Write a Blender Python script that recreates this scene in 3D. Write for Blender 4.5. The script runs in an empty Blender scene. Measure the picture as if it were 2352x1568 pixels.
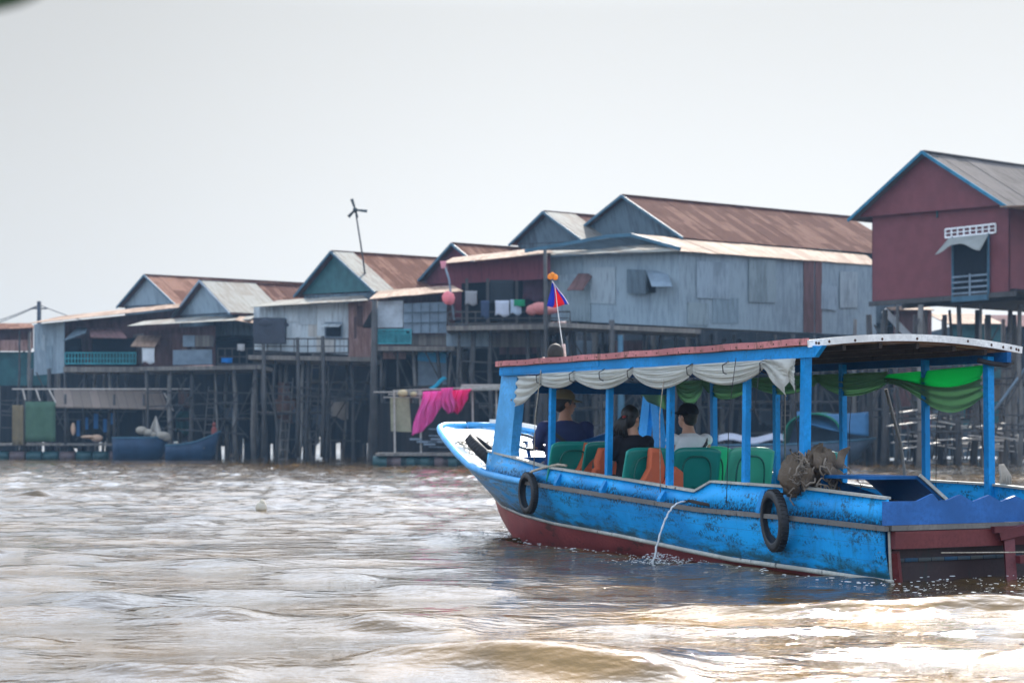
import bpy, bmesh, math, random
import numpy as np
from mathutils import Vector, Matrix
random.seed(7)
rng = np.random.RandomState(11)
R = math.radians
SC = bpy.context.scene
COL = SC.collection

# ------------------------------------------------------------------ camera, sky, sun, exposure
F = 4246.7; CX = 1176.0; HZ = 1000.0; CH = 1.289      # survey constants of the photograph (2352 px wide view)
cd = bpy.data.cameras.new('camera'); cam = bpy.data.objects.new('camera', cd); COL.objects.link(cam)
cam.location = (0, 0, CH); cam.rotation_euler = (R(90), 0, 0)
cd.lens = 65; cd.sensor_width = 36; cd.shift_y = 0.0918; cd.clip_end = 3000; cd.clip_start = 0.1
cd.dof.use_dof = True; cd.dof.focus_distance = 15.2; cd.dof.aperture_fstop = 3.1
SC.camera = cam
VEIL, VEILC = 0.55, (9.0, 10.5, 12.6, 1)                # thin milky cloud over the clear sky, added to lift the ambient light
LOWSKYC, LOWSKY_LR, LOWSKY_UD = (4.65, 4.76, 4.80, 1), (0.76, 1.0), (1.0, 0.80)  # low sky held dim, lens falloff painted in towards left and top
SUN_EL, SUN_AZ = 37.0, 11.5                            # azimuth clockwise from +Y (view direction)
w = bpy.data.worlds.new('World'); SC.world = w; w.use_nodes = True
nt = w.node_tree; nt.nodes.clear()
wo = nt.nodes.new('ShaderNodeOutputWorld'); bg = nt.nodes.new('ShaderNodeBackground')
sky = nt.nodes.new('ShaderNodeTexSky'); sky.sky_type = 'NISHITA'; sky.sun_disc = False
sky.sun_elevation = R(SUN_EL); sky.sun_rotation = R(SUN_AZ)
sky.air_density = 1.2; sky.dust_density = 3.0; sky.ozone_density = 1.5
hs = nt.nodes.new('ShaderNodeHueSaturation'); hs.inputs['Saturation'].default_value = 0.62
nt.links.new(sky.outputs[0], hs.inputs['Color'])
tint = nt.nodes.new('ShaderNodeMix'); tint.data_type = 'RGBA'; tint.blend_type = 'MULTIPLY'
tint.inputs[0].default_value = 1.0; tint.inputs[7].default_value = (0.86, 0.96, 1.12, 1)
nt.links.new(hs.outputs[0], tint.inputs[6])
veil = nt.nodes.new('ShaderNodeMix'); veil.data_type = 'RGBA'; veil.inputs[0].default_value = VEIL
veil.inputs[7].default_value = VEILC
nt.links.new(tint.outputs[2], veil.inputs[6])
def wmath(op, a, b=None, c=None):
    n = nt.nodes.new('ShaderNodeMath'); n.operation = op
    for i, x in enumerate((a, b, c)):
        if x is None: continue
        if isinstance(x, (int, float)): n.inputs[i].default_value = x
        else: nt.links.new(x, n.inputs[i])
    return n.outputs[0]
def wstep(x, a, b, y0, y1):
    n = nt.nodes.new('ShaderNodeMapRange'); n.interpolation_type = 'SMOOTHSTEP'
    nt.links.new(x, n.inputs[0])
    for i, q in enumerate((a, b, y0, y1)): n.inputs[i+1].default_value = q
    return n.outputs[0]
wc_ = nt.nodes.new('ShaderNodeTexCoord'); wx = nt.nodes.new('ShaderNodeSeparateXYZ'); nt.links.new(wc_.outputs['Generated'], wx.inputs[0])
front = wstep(wx.outputs[1], 0.1, 0.75, 0, 1)                     # sky held dimmer low ahead, so the rest can light the scene
low = wstep(wx.outputs[2], 0.222, 0.30, 1, 0)
bank = wmath('MULTIPLY', front, low)
wn_ = nt.nodes.new('ShaderNodeTexNoise'); wn_.inputs['Scale'].default_value = 2.2; wn_.inputs['Detail'].default_value = 3; nt.links.new(wc_.outputs['Generated'], wn_.inputs['Vector'])
lr = wstep(wx.outputs[0], -0.34, 0.05, *LOWSKY_LR); el_ = wstep(wx.outputs[2], 0.05, 0.30, *LOWSKY_UD)
bk = wmath('MULTIPLY', lr, el_); bk = wmath('MULTIPLY', bk, wmath('MULTIPLY_ADD', wn_.outputs['Fac'], 0.08, 0.96))
bcol = nt.nodes.new('ShaderNodeMix'); bcol.data_type = 'RGBA'; bcol.blend_type = 'MULTIPLY'; bcol.inputs[0].default_value = 1; bcol.inputs[6].default_value = LOWSKYC
nt.links.new(bk, bcol.inputs[7])
fin = nt.nodes.new('ShaderNodeMix'); fin.data_type = 'RGBA'; nt.links.new(bank, fin.inputs[0]); nt.links.new(veil.outputs[2], fin.inputs[6]); nt.links.new(bcol.outputs[2], fin.inputs[7])
glw = nt.nodes.new('ShaderNodeMix'); glw.data_type = 'RGBA'; glw.blend_type = 'MULTIPLY'; glw.inputs[0].default_value = 1
gl_ = wstep(wx.outputs[1], 0.35, 0.85, 1.0, 1.12); nt.links.new(veil.outputs[2], glw.inputs[6]); nt.links.new(gl_, glw.inputs[7]); nt.links.new(glw.outputs[2], fin.inputs[6])  # glow added to the sky ahead, to brighten the water reflections
nt.links.new(fin.outputs[2], bg.inputs['Color'])
bg.inputs['Strength'].default_value = 0.10
nt.links.new(bg.outputs[0], wo.inputs['Surface'])
sl = bpy.data.lights.new('sun', 'SUN'); so = bpy.data.objects.new('sun', sl); COL.objects.link(so)
sl.energy = 4.0; sl.angle = R(0.6); sl.color = (1.0, 0.93, 0.83)
so.rotation_euler = (R(90 - SUN_EL), 0, R(180 - SUN_AZ))
SC.view_settings.view_transform = 'Standard'; SC.view_settings.look = 'None'
SC.view_settings.exposure = 1.1; SC.view_settings.gamma = 1.0
SC.render.engine = 'CYCLES'
SC.cycles.volume_bounces = 0; SC.cycles.max_bounces = 6

# ------------------------------------------------------------------ helpers
def W(u, v, Y):
    return Vector(((u - CX) / F * Y, Y, CH + (HZ - v) / F * Y))

class Fr:
    """plan frame: local x along phi, local y to its left; solves photo measurements on vertical planes"""
    def __init__(s, ox, oy, phi):
        s.o = (ox, oy); s.c = math.cos(R(phi)); s.s = math.sin(R(phi)); s.phi = phi
    def w(s, x, y, z=0.0):
        return Vector((s.o[0] + x*s.c - y*s.s, s.o[1] + x*s.s + y*s.c, z))
    def zz(s, v, x, y): return CH + (HZ - v) / F * (s.o[1] + x*s.s + y*s.c)
    def onx(s, u, v, x=0.0):
        K = (u - CX) / F
        y = (s.o[0] + x*s.c - K*(s.o[1] + x*s.s)) / (s.s + K*s.c)
        return y, s.zz(v, x, y)
    def ony(s, u, v, y=0.0):
        K = (u - CX) / F
        x = (K*(s.o[1] + y*s.c) - s.o[0] + y*s.s) / (s.c - K*s.s)
        return x, s.zz(v, x, y)

class MB:
    def __init__(s): s.v = []; s.f = []; s.uv = []; s.sm = []; s.pc = []; s.dp = 0
    def quad(s, a, b, c, d, smooth=False):
        i = len(s.v); a, b, c, d = Vector(a), Vector(b), Vector(c), Vector(d)
        s.v += [a, b, c, d]; s.f.append((i, i+1, i+2, i+3))
        wd = (b-a).length; hh = (d-a).length
        s.uv += [(0, 0), (wd, 0), (wd, hh), (0, hh)]; s.sm.append(smooth)
    def poly(s, pts):
        i = len(s.v); s.v += [Vector(p) for p in pts]; s.f.append(tuple(range(i, i+len(pts))))
        p0 = Vector(pts[0]); ax = (Vector(pts[1]) - p0).normalized()
        s.uv += [((Vector(p)-p0).dot(ax), (Vector(p)-p0).cross(ax).length) for p in pts]; s.sm.append(False)
    def panel(s, a, b, c, d, t=0.04):
        a, b, c, d = Vector(a), Vector(b), Vector(c), Vector(d)
        n = (b-a).cross(d-a).normalized() * t
        A, B, C_, D = a-n, b-n, c-n, d-n
        s.quad(a, b, c, d); s.quad(B, A, D, C_); s.quad(A, B, b, a); s.quad(d, c, C_, D); s.quad(b, B, C_, c); s.quad(A, a, d, D)
    def prism(s, pts, ext):
        pts = [Vector(p) for p in pts]; e = Vector(ext); q = [p+e for p in pts]; n = len(pts)
        s.poly(pts); s.poly(list(reversed(q)))
        for i in range(n):
            j = (i+1) % n; s.quad(pts[j], pts[i], q[i], q[j])
    def box(s, c, sz, rz=0.0, bev=0.0):
        c = Vector(c); m = Matrix.Rotation(rz, 3, 'Z'); x, y, z = sz[0]/2, sz[1]/2, sz[2]/2
        P = lambda i, j, k: c + m @ Vector((i*x, j*y, k*z))
        s.quad(P(-1,-1,-1), P(1,-1,-1), P(1,-1,1), P(-1,-1,1)); s.quad(P(1,1,-1), P(-1,1,-1), P(-1,1,1), P(1,1,1))
        s.quad(P(1,-1,-1), P(1,1,-1), P(1,1,1), P(1,-1,1)); s.quad(P(-1,1,-1), P(-1,-1,-1), P(-1,-1,1), P(-1,1,1))
        s.quad(P(-1,-1,1), P(1,-1,1), P(1,1,1), P(-1,1,1)); s.quad(P(-1,1,-1), P(1,1,-1), P(1,-1,-1), P(-1,-1,-1))
    def bar(s, p0, p1, wd, hh, up=(0, 0, 1)):
        p0, p1 = Vector(p0), Vector(p1); d = (p1-p0).normalized(); u = Vector(up)
        sd = d.cross(u)
        if sd.length < 1e-3: sd = d.cross(Vector((1, 0, 0)))
        sd.normalize(); u = sd.cross(d).normalized(); sd = sd*wd/2; u = u*hh/2
        r0 = [p0-sd-u, p0+sd-u, p0+sd+u, p0-sd+u]; r1 = [p1-sd-u, p1+sd-u, p1+sd+u, p1-sd+u]
        for i in range(4):
            j = (i+1) % 4; s.quad(r0[i], r1[i], r1[j], r0[j])
        s.quad(*r0); s.quad(*reversed(r1))
    def tube(s, pts, rad, n=8, closed=False, smooth=True):
        pts = [Vector(p) for p in pts]; m = len(pts)
        if not hasattr(rad, '__len__'): rad = [rad]*m
        base = len(s.v); prev = None; L = 0; rows = []
        for i, p in enumerate(pts):
            if closed: d = pts[(i+1) % m] - pts[i-1]
            else: d = pts[min(i+1, m-1)] - pts[max(i-1, 0)]
            d = d.normalized() if d.length > 1e-9 else Vector((0, 0, 1))
            if prev is None:
                a = d.cross(Vector((0, 0, 1)));
                if a.length < 0.1: a = d.cross(Vector((1, 0, 0)))
            else: a = prev - d*prev.dot(d)
            a.normalize(); b = d.cross(a); prev = a
            if i: L += (p-pts[i-1]).length
            rows.append(L)
            for k in range(n):
                t = 2*math.pi*k/n; s.v.append(p + (a*math.cos(t) + b*math.sin(t))*rad[i])
        for i in range(m if closed else m-1):
            i2 = (i+1) % m
            for k in range(n):
                k2 = (k+1) % n
                s.f.append((base+i*n+k, base+i*n+k2, base+i2*n+k2, base+i2*n+k))
                c = 2*math.pi*rad[i]
                s.uv += [(c*k/n, rows[i]), (c*(k+1)/n, rows[i]), (c*(k+1)/n, rows[i2]), (c*k/n, rows[i2])]; s.sm.append(smooth)
        if not closed:
            for i, rev in ((0, True), (m-1, False)):
                idx = [base+i*n+k for k in range(n)]
                if rev: idx.reverse()
                s.f.append(tuple(idx)); s.uv += [(0, 0)]*n; s.sm.append(False)
    def rings(s, rs, cap=True, smooth=True):
        """rs: list of lists of points (same count) lofted"""
        base = len(s.v); n = len(rs[0])
        for r in rs: s.v += [Vector(p) for p in r]
        for i in range(len(rs)-1):
            for k in range(n):
                k2 = (k+1) % n
                s.f.append((base+i*n+k, base+i*n+k2, base+(i+1)*n+k2, base+(i+1)*n+k))
                s.uv += [(k*.1, i*.1), (k*.1+.1, i*.1), (k*.1+.1, i*.1+.1), (k*.1, i*.1+.1)]; s.sm.append(smooth)
        if cap:
            for i, rev in ((0, True), (len(rs)-1, False)):
                idx = [base+i*n+k for k in range(n)]
                if rev: idx.reverse()
                s.f.append(tuple(idx)); s.uv += [(0, 0)]*n; s.sm.append(False)
    def ell(s, c, r, nu=14, nv=9, jit=0.0, rnd=random):
        c = Vector(c); rs = []
        for i in range(nv+1):
            t = math.pi*(0.03+0.94*i/nv); row = []
            for k in range(nu):
                p = 2*math.pi*k/nu; q = 1 + (rnd.uniform(-jit, jit) if jit else 0)
                row.append(c + Vector((r[0]*math.sin(t)*math.cos(p)*q, r[1]*math.sin(t)*math.sin(p)*q, -r[2]*math.cos(t)*q)))
            rs.append(row)
        s.rings(rs)
    def sheet(s, fn, nu, nv, smooth=True):
        """fn(i/nu, j/nv) -> point"""
        base = len(s.v); P = [[Vector(fn(i/nu, j/nv)) for i in range(nu+1)] for j in range(nv+1)]
        us = [0.0]; vs = [0.0]
        for i in range(nu): us.append(us[-1] + (P[nv//2][i+1]-P[nv//2][i]).length)
        for j in range(nv): vs.append(vs[-1] + (P[j+1][nu//2]-P[j][nu//2]).length)
        for row in P: s.v += row
        for j in range(nv):
            for i in range(nu):
                a = base+j*(nu+1)+i
                s.f.append((a, a+1, a+nu+2, a+nu+1))
                s.uv += [(us[i], vs[j]), (us[i+1], vs[j]), (us[i+1], vs[j+1]), (us[i], vs[j+1])]; s.sm.append(smooth)
    def off(s, o):
        o = Vector(o); s.v = [p-o for p in s.v]; return s
    def build(s, name, m, parent=None, solid=0.0, sub=0, loc=None):
        me = bpy.data.meshes.new(name); me.from_pydata([tuple(p) for p in s.v], [], s.f)
        uvl = me.uv_layers.new(name='UVMap'); flat = np.array(s.uv, dtype=np.float32).ravel()
        uvl.data.foreach_set('uv', flat)
        me.polygons.foreach_set('use_smooth', s.sm)
        me.materials.append(m); me.update()
        o = bpy.data.objects.new(name, me); COL.objects.link(o)
        if parent: o.parent = parent
        if loc: o.location = loc
        if solid:
            md = o.modifiers.new('thick', 'SOLIDIFY'); md.thickness = solid; md.offset = 0
        if sub:
            md = o.modifiers.new('sub', 'SUBSURF'); md.levels = sub; md.render_levels = sub
        return o

def tag(o, label, cat, group=None, kind=None):
    if label: o['label'] = label
    if cat: o['category'] = cat
    if group: o['group'] = group
    if kind: o['kind'] = kind
    return o
def thing(name, label, cat, loc=(0, 0, 0), rz=0.0, group=None):
    o = bpy.data.objects.new(name, None); COL.objects.link(o); o.empty_display_size = 0.2
    o.location = loc; o.rotation_euler = (0, 0, rz); return tag(o, label, cat, group)
def copy_tree(o, parent=None):
    kids = [c for c in bpy.data.objects if c.parent == o]
    c = o.copy(); COL.objects.link(c)
    if parent: c.parent = parent
    for k in kids: copy_tree(k, c)
    return c

def _track(fn):
    def g(s, *a, **k):
        if s.dp == 0: s.pc.append((len(s.v), len(s.f)))
        s.dp += 1
        try: return fn(s, *a, **k)
        finally: s.dp -= 1
    return g
for _n in ('quad', 'poly', 'panel', 'prism', 'box', 'bar', 'tube', 'rings', 'ell', 'sheet'): setattr(MB, _n, _track(getattr(MB, _n)))
_build1 = MB.build
def _buildn(s, name, m, parent=None, solid=0.0, sub=0, loc=None, split=True):
    if parent is None or not split or len(s.pc) < 2 or len(s.pc) > 400: return _build1(s, name, m, parent, solid, sub, loc)
    P = s.pc + [(len(s.v), len(s.f))]; bb = []
    for i in range(len(s.pc)):
        a = np.array([tuple(p) for p in s.v[P[i][0]:P[i+1][0]]]); bb.append((a.min(0)-.006, a.max(0)+.006))
    par = list(range(len(bb)))
    def fd(i):
        while par[i] != i: i = par[i]
        return i
    for i in range(len(bb)):
        for j in range(i):
            if (bb[i][0] <= bb[j][1]).all() and (bb[j][0] <= bb[i][1]).all(): par[fd(i)] = fd(j)
    groups = {}
    for i in range(len(bb)): groups.setdefault(fd(i), []).append(i)
    if len(groups) == 1 or len(groups) > 90: return _build1(s, name, m, parent, solid, sub, loc)
    uo = [0]
    for f in s.f: uo.append(uo[-1]+len(f))
    first = None
    for g in groups.values():
        q = MB()
        for i in g:
            v0, f0 = P[i]; v1, f1 = P[i+1]; b = len(q.v)
            q.v += s.v[v0:v1]; q.f += [tuple(k-v0+b for k in f) for f in s.f[f0:f1]]; q.uv += s.uv[uo[f0]:uo[f1]]; q.sm += s.sm[f0:f1]
        o = _build1(q, name, m, parent, solid, sub, loc); first = first or o
    return first
MB.build = _buildn

# ------------------------------------------------------------------ materials
MATS = {}
def newmat(name):
    m = bpy.data.materials.new(name); m.use_nodes = True
    return m, m.node_tree, m.node_tree.nodes['Principled BSDF']
def N(nt, t, **kw):
    n = nt.nodes.new(t)
    for k, v in kw.items():
        if k in n.inputs: n.inputs[k].default_value = v
        else: setattr(n, k, v)
    return n
def ramp(nt, fac, p0, p1):
    r = nt.nodes.new('ShaderNodeMapRange'); r.interpolation_type = 'SMOOTHSTEP'
    r.inputs[1].default_value = p0; r.inputs[2].default_value = p1
    nt.links.new(fac, r.inputs[0]); return r.outputs[0]
def mixc(nt, fac, a, b):
    m = nt.nodes.new('ShaderNodeMix'); m.data_type = 'RGBA'
    if isinstance(fac, float): m.inputs[0].default_value = fac
    else: nt.links.new(fac, m.inputs[0])
    for k, c in ((6, a), (7, b)):
        if isinstance(c, tuple): m.inputs[k].default_value = (*c[:3], 1)
        else: nt.links.new(c, m.inputs[k])
    return m.outputs[2]
def tc(nt, kind='Object', scale=(1, 1, 1), rot=(0, 0, 0)):
    t = nt.nodes.new('ShaderNodeTexCoord'); mp = nt.nodes.new('ShaderNodeMapping')
    mp.inputs['Scale'].default_value = scale; mp.inputs['Rotation'].default_value = rot
    nt.links.new(t.outputs[kind], mp.inputs[0]); return mp.outputs[0]
def noise(nt, vec, sc, det=4, rough=0.55):
    n = nt.nodes.new('ShaderNodeTexNoise'); n.inputs['Scale'].default_value = sc
    n.inputs['Detail'].default_value = det; n.inputs['Roughness'].default_value = rough
    nt.links.new(vec, n.inputs['Vector']); return n.outputs['Fac']
def bump(nt, bs, h, strength=0.4, dist=0.01, prev=None):
    b = nt.nodes.new('ShaderNodeBump'); b.inputs['Strength'].default_value = strength; b.inputs['Distance'].default_value = dist
    nt.links.new(h, b.inputs['Height'])
    if prev: nt.links.new(prev, b.inputs['Normal'])
    nt.links.new(b.outputs[0], bs.inputs['Normal']); return b.outputs[0]

def paint(name, col, wear=(0.05, 0.05, 0.05), amt=0.5, sc=6.0, rough=0.5, streak=(1, 1, 0.3), fade=0.25, spec=0.4, grain=0.3):
    if name in MATS: return MATS[name]
    m, nt, bs = newmat(name); v = tc(nt, 'Object', streak); v2 = tc(nt)
    n1 = noise(nt, v, sc, 8, 0.7); n2 = noise(nt, v2, 1.7, 4); n3 = noise(nt, v2, 28, 5, 0.65)
    c2 = tuple(min(1, c*(1+fade) + 0.03*fade) for c in col); c1 = tuple(c*(1-fade) for c in col)
    c = mixc(nt, ramp(nt, n2, 0.32, 0.68), c1, c2)
    c = mixc(nt, ramp(nt, n3, 0.35, 0.75), c, tuple(x*0.8 for x in col))
    f = ramp(nt, n1, 0.78-amt*0.4, 0.86-amt*0.4)
    c = mixc(nt, f, c, wear)
    nt.links.new(c, bs.inputs['Base Color']); bs.inputs['Roughness'].default_value = rough
    bs.inputs['Specular IOR Level'].default_value = spec
    bump(nt, bs, n3, grain, 0.004)
    MATS[name] = m; return m
def corr(name, a, b, amt=0.5, pitch=0.076, rough=0.45, metal=0.0, sheet=0.85, rowh=2.4, spread=0.2, spec=0.04):
    rough = min(.95, rough+0.3)
    """corrugated sheets: UV.x across, UV.y along the ribs"""
    if name in MATS: return MATS[name]
    m, nt, bs = newmat(name); uv = tc(nt, 'UV'); 
    st = tc(nt, 'UV', (3.2, 0.45, 1)); n1 = noise(nt, st, 1.6, 6, 0.65); n2 = noise(nt, tc(nt, 'Object'), 0.5, 3)
    fl = N(nt, 'ShaderNodeVectorMath', operation='DIVIDE'); fl.inputs[1].default_value = (sheet, rowh, 1)
    nt.links.new(uv, fl.inputs[0])
    fo = N(nt, 'ShaderNodeVectorMath', operation='FLOOR'); nt.links.new(fl.outputs[0], fo.inputs[0])
    wn = nt.nodes.new('ShaderNodeTexWhiteNoise'); wn.noise_dimensions = '3D'; nt.links.new(fo.outputs[0], wn.inputs['Vector'])
    ad = N(nt, 'ShaderNodeMath', operation='MULTIPLY_ADD'); nt.links.new(wn.outputs['Value'], ad.inputs[0])
    ad.inputs[1].default_value = spread; nt.links.new(n1, ad.inputs[2])
    ad2 = N(nt, 'ShaderNodeMath', operation='MULTIPLY_ADD'); nt.links.new(n2, ad2.inputs[0]); ad2.inputs[1].default_value = 0.35
    nt.links.new(ad.outputs[0], ad2.inputs[2])
    f = ramp(nt, ad2.outputs[0], 0.95-amt*0.5, 1.2-amt*0.5)
    c = mixc(nt, f, a, b)
    sx = nt.nodes.new('ShaderNodeSeparateXYZ'); nt.links.new(uv, sx.inputs[0])
    mu = N(nt, 'ShaderNodeMath', operation='MULTIPLY'); nt.links.new(sx.outputs[0], mu.inputs[0]); mu.inputs[1].default_value = 2*math.pi/pitch
    si = N(nt, 'ShaderNodeMath', operation='SINE'); nt.links.new(mu.outputs[0], si.inputs[0])
    dk = mixc(nt, ramp(nt, noise(nt, tc(nt, 'UV', (9, 0.6, 1)), 2.0, 5), 0.5, 0.8), c, tuple(x*0.55 for x in b))
    nt.links.new(dk, bs.inputs['Base Color']); bs.inputs['Roughness'].default_value = rough
    bs.inputs['Metallic'].default_value = metal; bs.inputs['Specular IOR Level'].default_value = spec
    bump(nt, bs, si.outputs[0], 0.6, pitch*0.16)
    MATS[name] = m; return m
def plank(name, col, col2, pitch=0.16, axis=0, rough=0.8):
    if name in MATS: return MATS[name]
    m, nt, bs = newmat(name); uv = tc(nt, 'UV')
    st = tc(nt, 'UV', (6, 0.5, 1) if axis == 0 else (0.5, 6, 1)); n1 = noise(nt, st, 2.0, 6, 0.65)
    sx = nt.nodes.new('ShaderNodeSeparateXYZ'); nt.links.new(uv, sx.inputs[0])
    dv = N(nt, 'ShaderNodeMath', operation='DIVIDE'); nt.links.new(sx.outputs[axis], dv.inputs[0]); dv.inputs[1].default_value = pitch
    fl = N(nt, 'ShaderNodeMath', operation='FLOOR'); nt.links.new(dv.outputs[0], fl.inputs[0])
    fr = N(nt, 'ShaderNodeMath', operation='FRACT'); nt.links.new(dv.outputs[0], fr.inputs[0])
    wn = nt.nodes.new('ShaderNodeTexWhiteNoise'); wn.noise_dimensions = '1D'; nt.links.new(fl.outputs[0], wn.inputs['W'])
    ad = N(nt, 'ShaderNodeMath', operation='MULTIPLY_ADD'); nt.links.new(wn.outputs['Value'], ad.inputs[0]); ad.inputs[1].default_value = 0.6
    nt.links.new(n1, ad.inputs[2])
    c = mixc(nt, ramp(nt, ad.outputs[0], 0.35, 1.1), col, col2)
    gp = ramp(nt, fr.outputs[0], 0.0, 0.09)
    c = mixc(nt, gp, tuple(x*0.25 for x in col), c)
    nt.links.new(c, bs.inputs['Base Color']); bs.inputs['Roughness'].default_value = rough; bs.inputs['Specular IOR Level'].default_value = 0.25
    bump(nt, bs, gp, 0.5, 0.01)
    MATS[name] = m; return m
def cloth(name, col, trans=0.3, rough=0.8, fold=14.0, foldamt=0.5, axis='UV', sc=(1, 1, 1), tcol=None):
    if name in MATS: return MATS[name]
    m, nt, bs = newmat(name); v = tc(nt, axis, sc); n1 = noise(nt, v, fold, 4, 0.6); n2 = noise(nt, tc(nt), 3.0, 4)
    c = mixc(nt, ramp(nt, n2, 0.3, 0.7), tuple(x*0.82 for x in col), col)
    nt.links.new(c, bs.inputs['Base Color']); bs.inputs['Roughness'].default_value = rough; bs.inputs['Specular IOR Level'].default_value = 0.2
    bump(nt, bs, n1, foldamt, 0.02)
    if trans > 0:
        tr = nt.nodes.new('ShaderNodeBsdfTranslucent'); mx = nt.nodes.new('ShaderNodeMixShader'); mx.inputs[0].default_value = trans
        tr.inputs[0].default_value = (*(tcol or col), 1)
        out = nt.nodes['Material Output']; nt.links.new(bs.outputs[0], mx.inputs[1]); nt.links.new(tr.outputs[0], mx.inputs[2]); nt.links.new(mx.outputs[0], out.inputs['Surface'])
    MATS[name] = m; return m
def plain(name, col, rough=0.6, metal=0.0, spec=0.5, var=0.15, sc=9.0, coat=0.0):
    if name in MATS: return MATS[name]
    m, nt, bs = newmat(name); n = noise(nt, tc(nt), sc, 5)
    c = mixc(nt, ramp(nt, n, 0.3, 0.7), tuple(x*(1-var) for x in col), tuple(min(1, x*(1+var)) for x in col))
    nt.links.new(c, bs.inputs['Base Color']); bs.inputs['Roughness'].default_value = rough
    bs.inputs['Metallic'].default_value = metal; bs.inputs['Specular IOR Level'].default_value = spec
    bump(nt, bs, noise(nt, tc(nt), sc*6, 3), 0.15, 0.003)
    MATS[name] = m; return m

def hullpaint(name, col, seam=.17):
    m, nt, bs = newmat(name); o = tc(nt); uv = tc(nt, 'UV')
    sx = nt.nodes.new('ShaderNodeSeparateXYZ'); nt.links.new(uv, sx.inputs[0]); so_ = nt.nodes.new('ShaderNodeSeparateXYZ'); nt.links.new(o, so_.inputs[0])
    big = noise(nt, o, 1.1, 5, .6); med = noise(nt, tc(nt, 'Object', (2, .6, 2)), 5, 6, .7); fin_ = noise(nt, o, 34, 6, .7); drip = noise(nt, tc(nt, 'UV', (3.4, .6, 1)), 2.6, 6, .75)
    c = mixc(nt, ramp(nt, big, .35, .65), tuple(x*.78 for x in col), (col[0]*4+.004, min(1, col[1]*1.25), min(1, col[2]*1.12)))
    bowf = ramp(nt, so_.outputs[1], 4.2, 7.2)                       # sun-bleached bow planks
    mm = nt.nodes.new('ShaderNodeMath'); mm.operation = 'MULTIPLY'; nt.links.new(bowf, mm.inputs[0]); nt.links.new(ramp(nt, med, .36, .66), mm.inputs[1])
    c = mixc(nt, mm.outputs[0], c, (.30, .42, .50))
    c = mixc(nt, ramp(nt, drip, .60, .78), c, tuple(x*.45 for x in col))
    a1 = nt.nodes.new('ShaderNodeMath'); a1.operation = 'MULTIPLY'; nt.links.new(ramp(nt, med, .46, .60), a1.inputs[0]); nt.links.new(ramp(nt, fin_, .47, .56), a1.inputs[1])
    c = mixc(nt, a1.outputs[0], c, (.008, .085, .16))
    ch_ = nt.nodes.new('ShaderNodeMath'); ch_.operation = 'MULTIPLY'; nt.links.new(ramp(nt, noise(nt, o, 3.1, 4), .55, .7), ch_.inputs[0]); nt.links.new(ramp(nt, noise(nt, o, 60, 3), .62, .66), ch_.inputs[1])
    c = mixc(nt, ch_.outputs[0], c, (.22, .30, .34))
    lowb = nt.nodes.new('ShaderNodeMath'); lowb.operation = 'MULTIPLY'; nt.links.new(ramp(nt, sx.outputs[1], .26, .52), lowb.inputs[0]); nt.links.new(ramp(nt, med, .40, .58), lowb.inputs[1])
    c = mixc(nt, lowb.outputs[0], c, (.02, .10, .14))
    topb = nt.nodes.new('ShaderNodeMath'); topb.operation = 'MULTIPLY'; nt.links.new(ramp(nt, sx.outputs[1], .09, .0), topb.inputs[0]); nt.links.new(ramp(nt, fin_, .42, .55), topb.inputs[1])
    c = mixc(nt, topb.outputs[0], c, (.02, .03, .035))
    stf = ramp(nt, so_.outputs[1], .2, -1.1)
    a2 = nt.nodes.new('ShaderNodeMath'); a2.operation = 'MULTIPLY'; nt.links.new(stf, a2.inputs[0]); nt.links.new(ramp(nt, drip, .50, .66), a2.inputs[1])
    c = mixc(nt, a2.outputs[0], c, (.012, .09, .11))
    dv = nt.nodes.new('ShaderNodeMath'); dv.operation = 'DIVIDE'; nt.links.new(sx.outputs[1], dv.inputs[0]); dv.inputs[1].default_value = seam
    fr = nt.nodes.new('ShaderNodeMath'); fr.operation = 'FRACT'; nt.links.new(dv.outputs[0], fr.inputs[0]); gp = ramp(nt, fr.outputs[0], 0, .05)
    c = mixc(nt, gp, tuple(x*.45 for x in col), c)
    nt.links.new(c, bs.inputs['Base Color']); bs.inputs['Roughness'].default_value = .5; bs.inputs['Specular IOR Level'].default_value = .25
    pv = bump(nt, bs, fin_, .35, .004); bump(nt, bs, gp, .4, .004, pv)
    MATS[name] = m; return m
M_hull = hullpaint('hull_blue', (0.0008, 0.30, 0.74))
M_blue = paint('boat_blue', (0.0008, 0.235, 0.58), (0.02, 0.10, 0.18), 0.45, 14.0, 0.5, (2, 2, 0.5), 0.2, 0.2)
M_palebl = paint('boat_pale_blue', (0.06, 0.36, 0.72), (0.02, 0.10, 0.2), 0.3, 9.0, 0.45, (2, 2, 0.5), 0.3)
M_dblue = paint('boat_deep_blue', (0.001, 0.085, 0.26), (0.01, 0.03, 0.06), 0.4, 9.0, 0.55, (1, 1, .4), .25, .2)
M_red = paint('antifoul_red', (0.28, 0.055, 0.055), (0.09, 0.035, 0.03), 0.55, 4.0, 0.55, (1, 0.4, 1.5))
M_dred = paint('dark_red_paint', (0.12, 0.015, 0.016), (0.02, 0.01, 0.01), 0.35, 6.0, 0.5)
M_pink = paint('faded_pink_paint', (0.52, 0.20, 0.20), (0.26, 0.12, 0.10), 0.6, 12.0, 0.7, spec=.15)
M_white = paint('worn_white_paint', (0.72, 0.72, 0.70), (0.16, 0.12, 0.09), 0.3, 8.0, 0.5)
M_deck = paint('deck_white_paint', (0.80, 0.78, 0.74), (0.35, 0.30, 0.26), 0.3, 6.0, 0.28)
M_grime = paint('grimy_rail_wood', (0.15, 0.14, 0.13), (0.03, 0.025, 0.02), 0.5, 9.0, 0.7)
M_palerail = paint('pale_scuffed_rail', (0.40, 0.40, 0.36), (0.07, 0.08, 0.08), 0.5, 12.0, 0.65)
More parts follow.
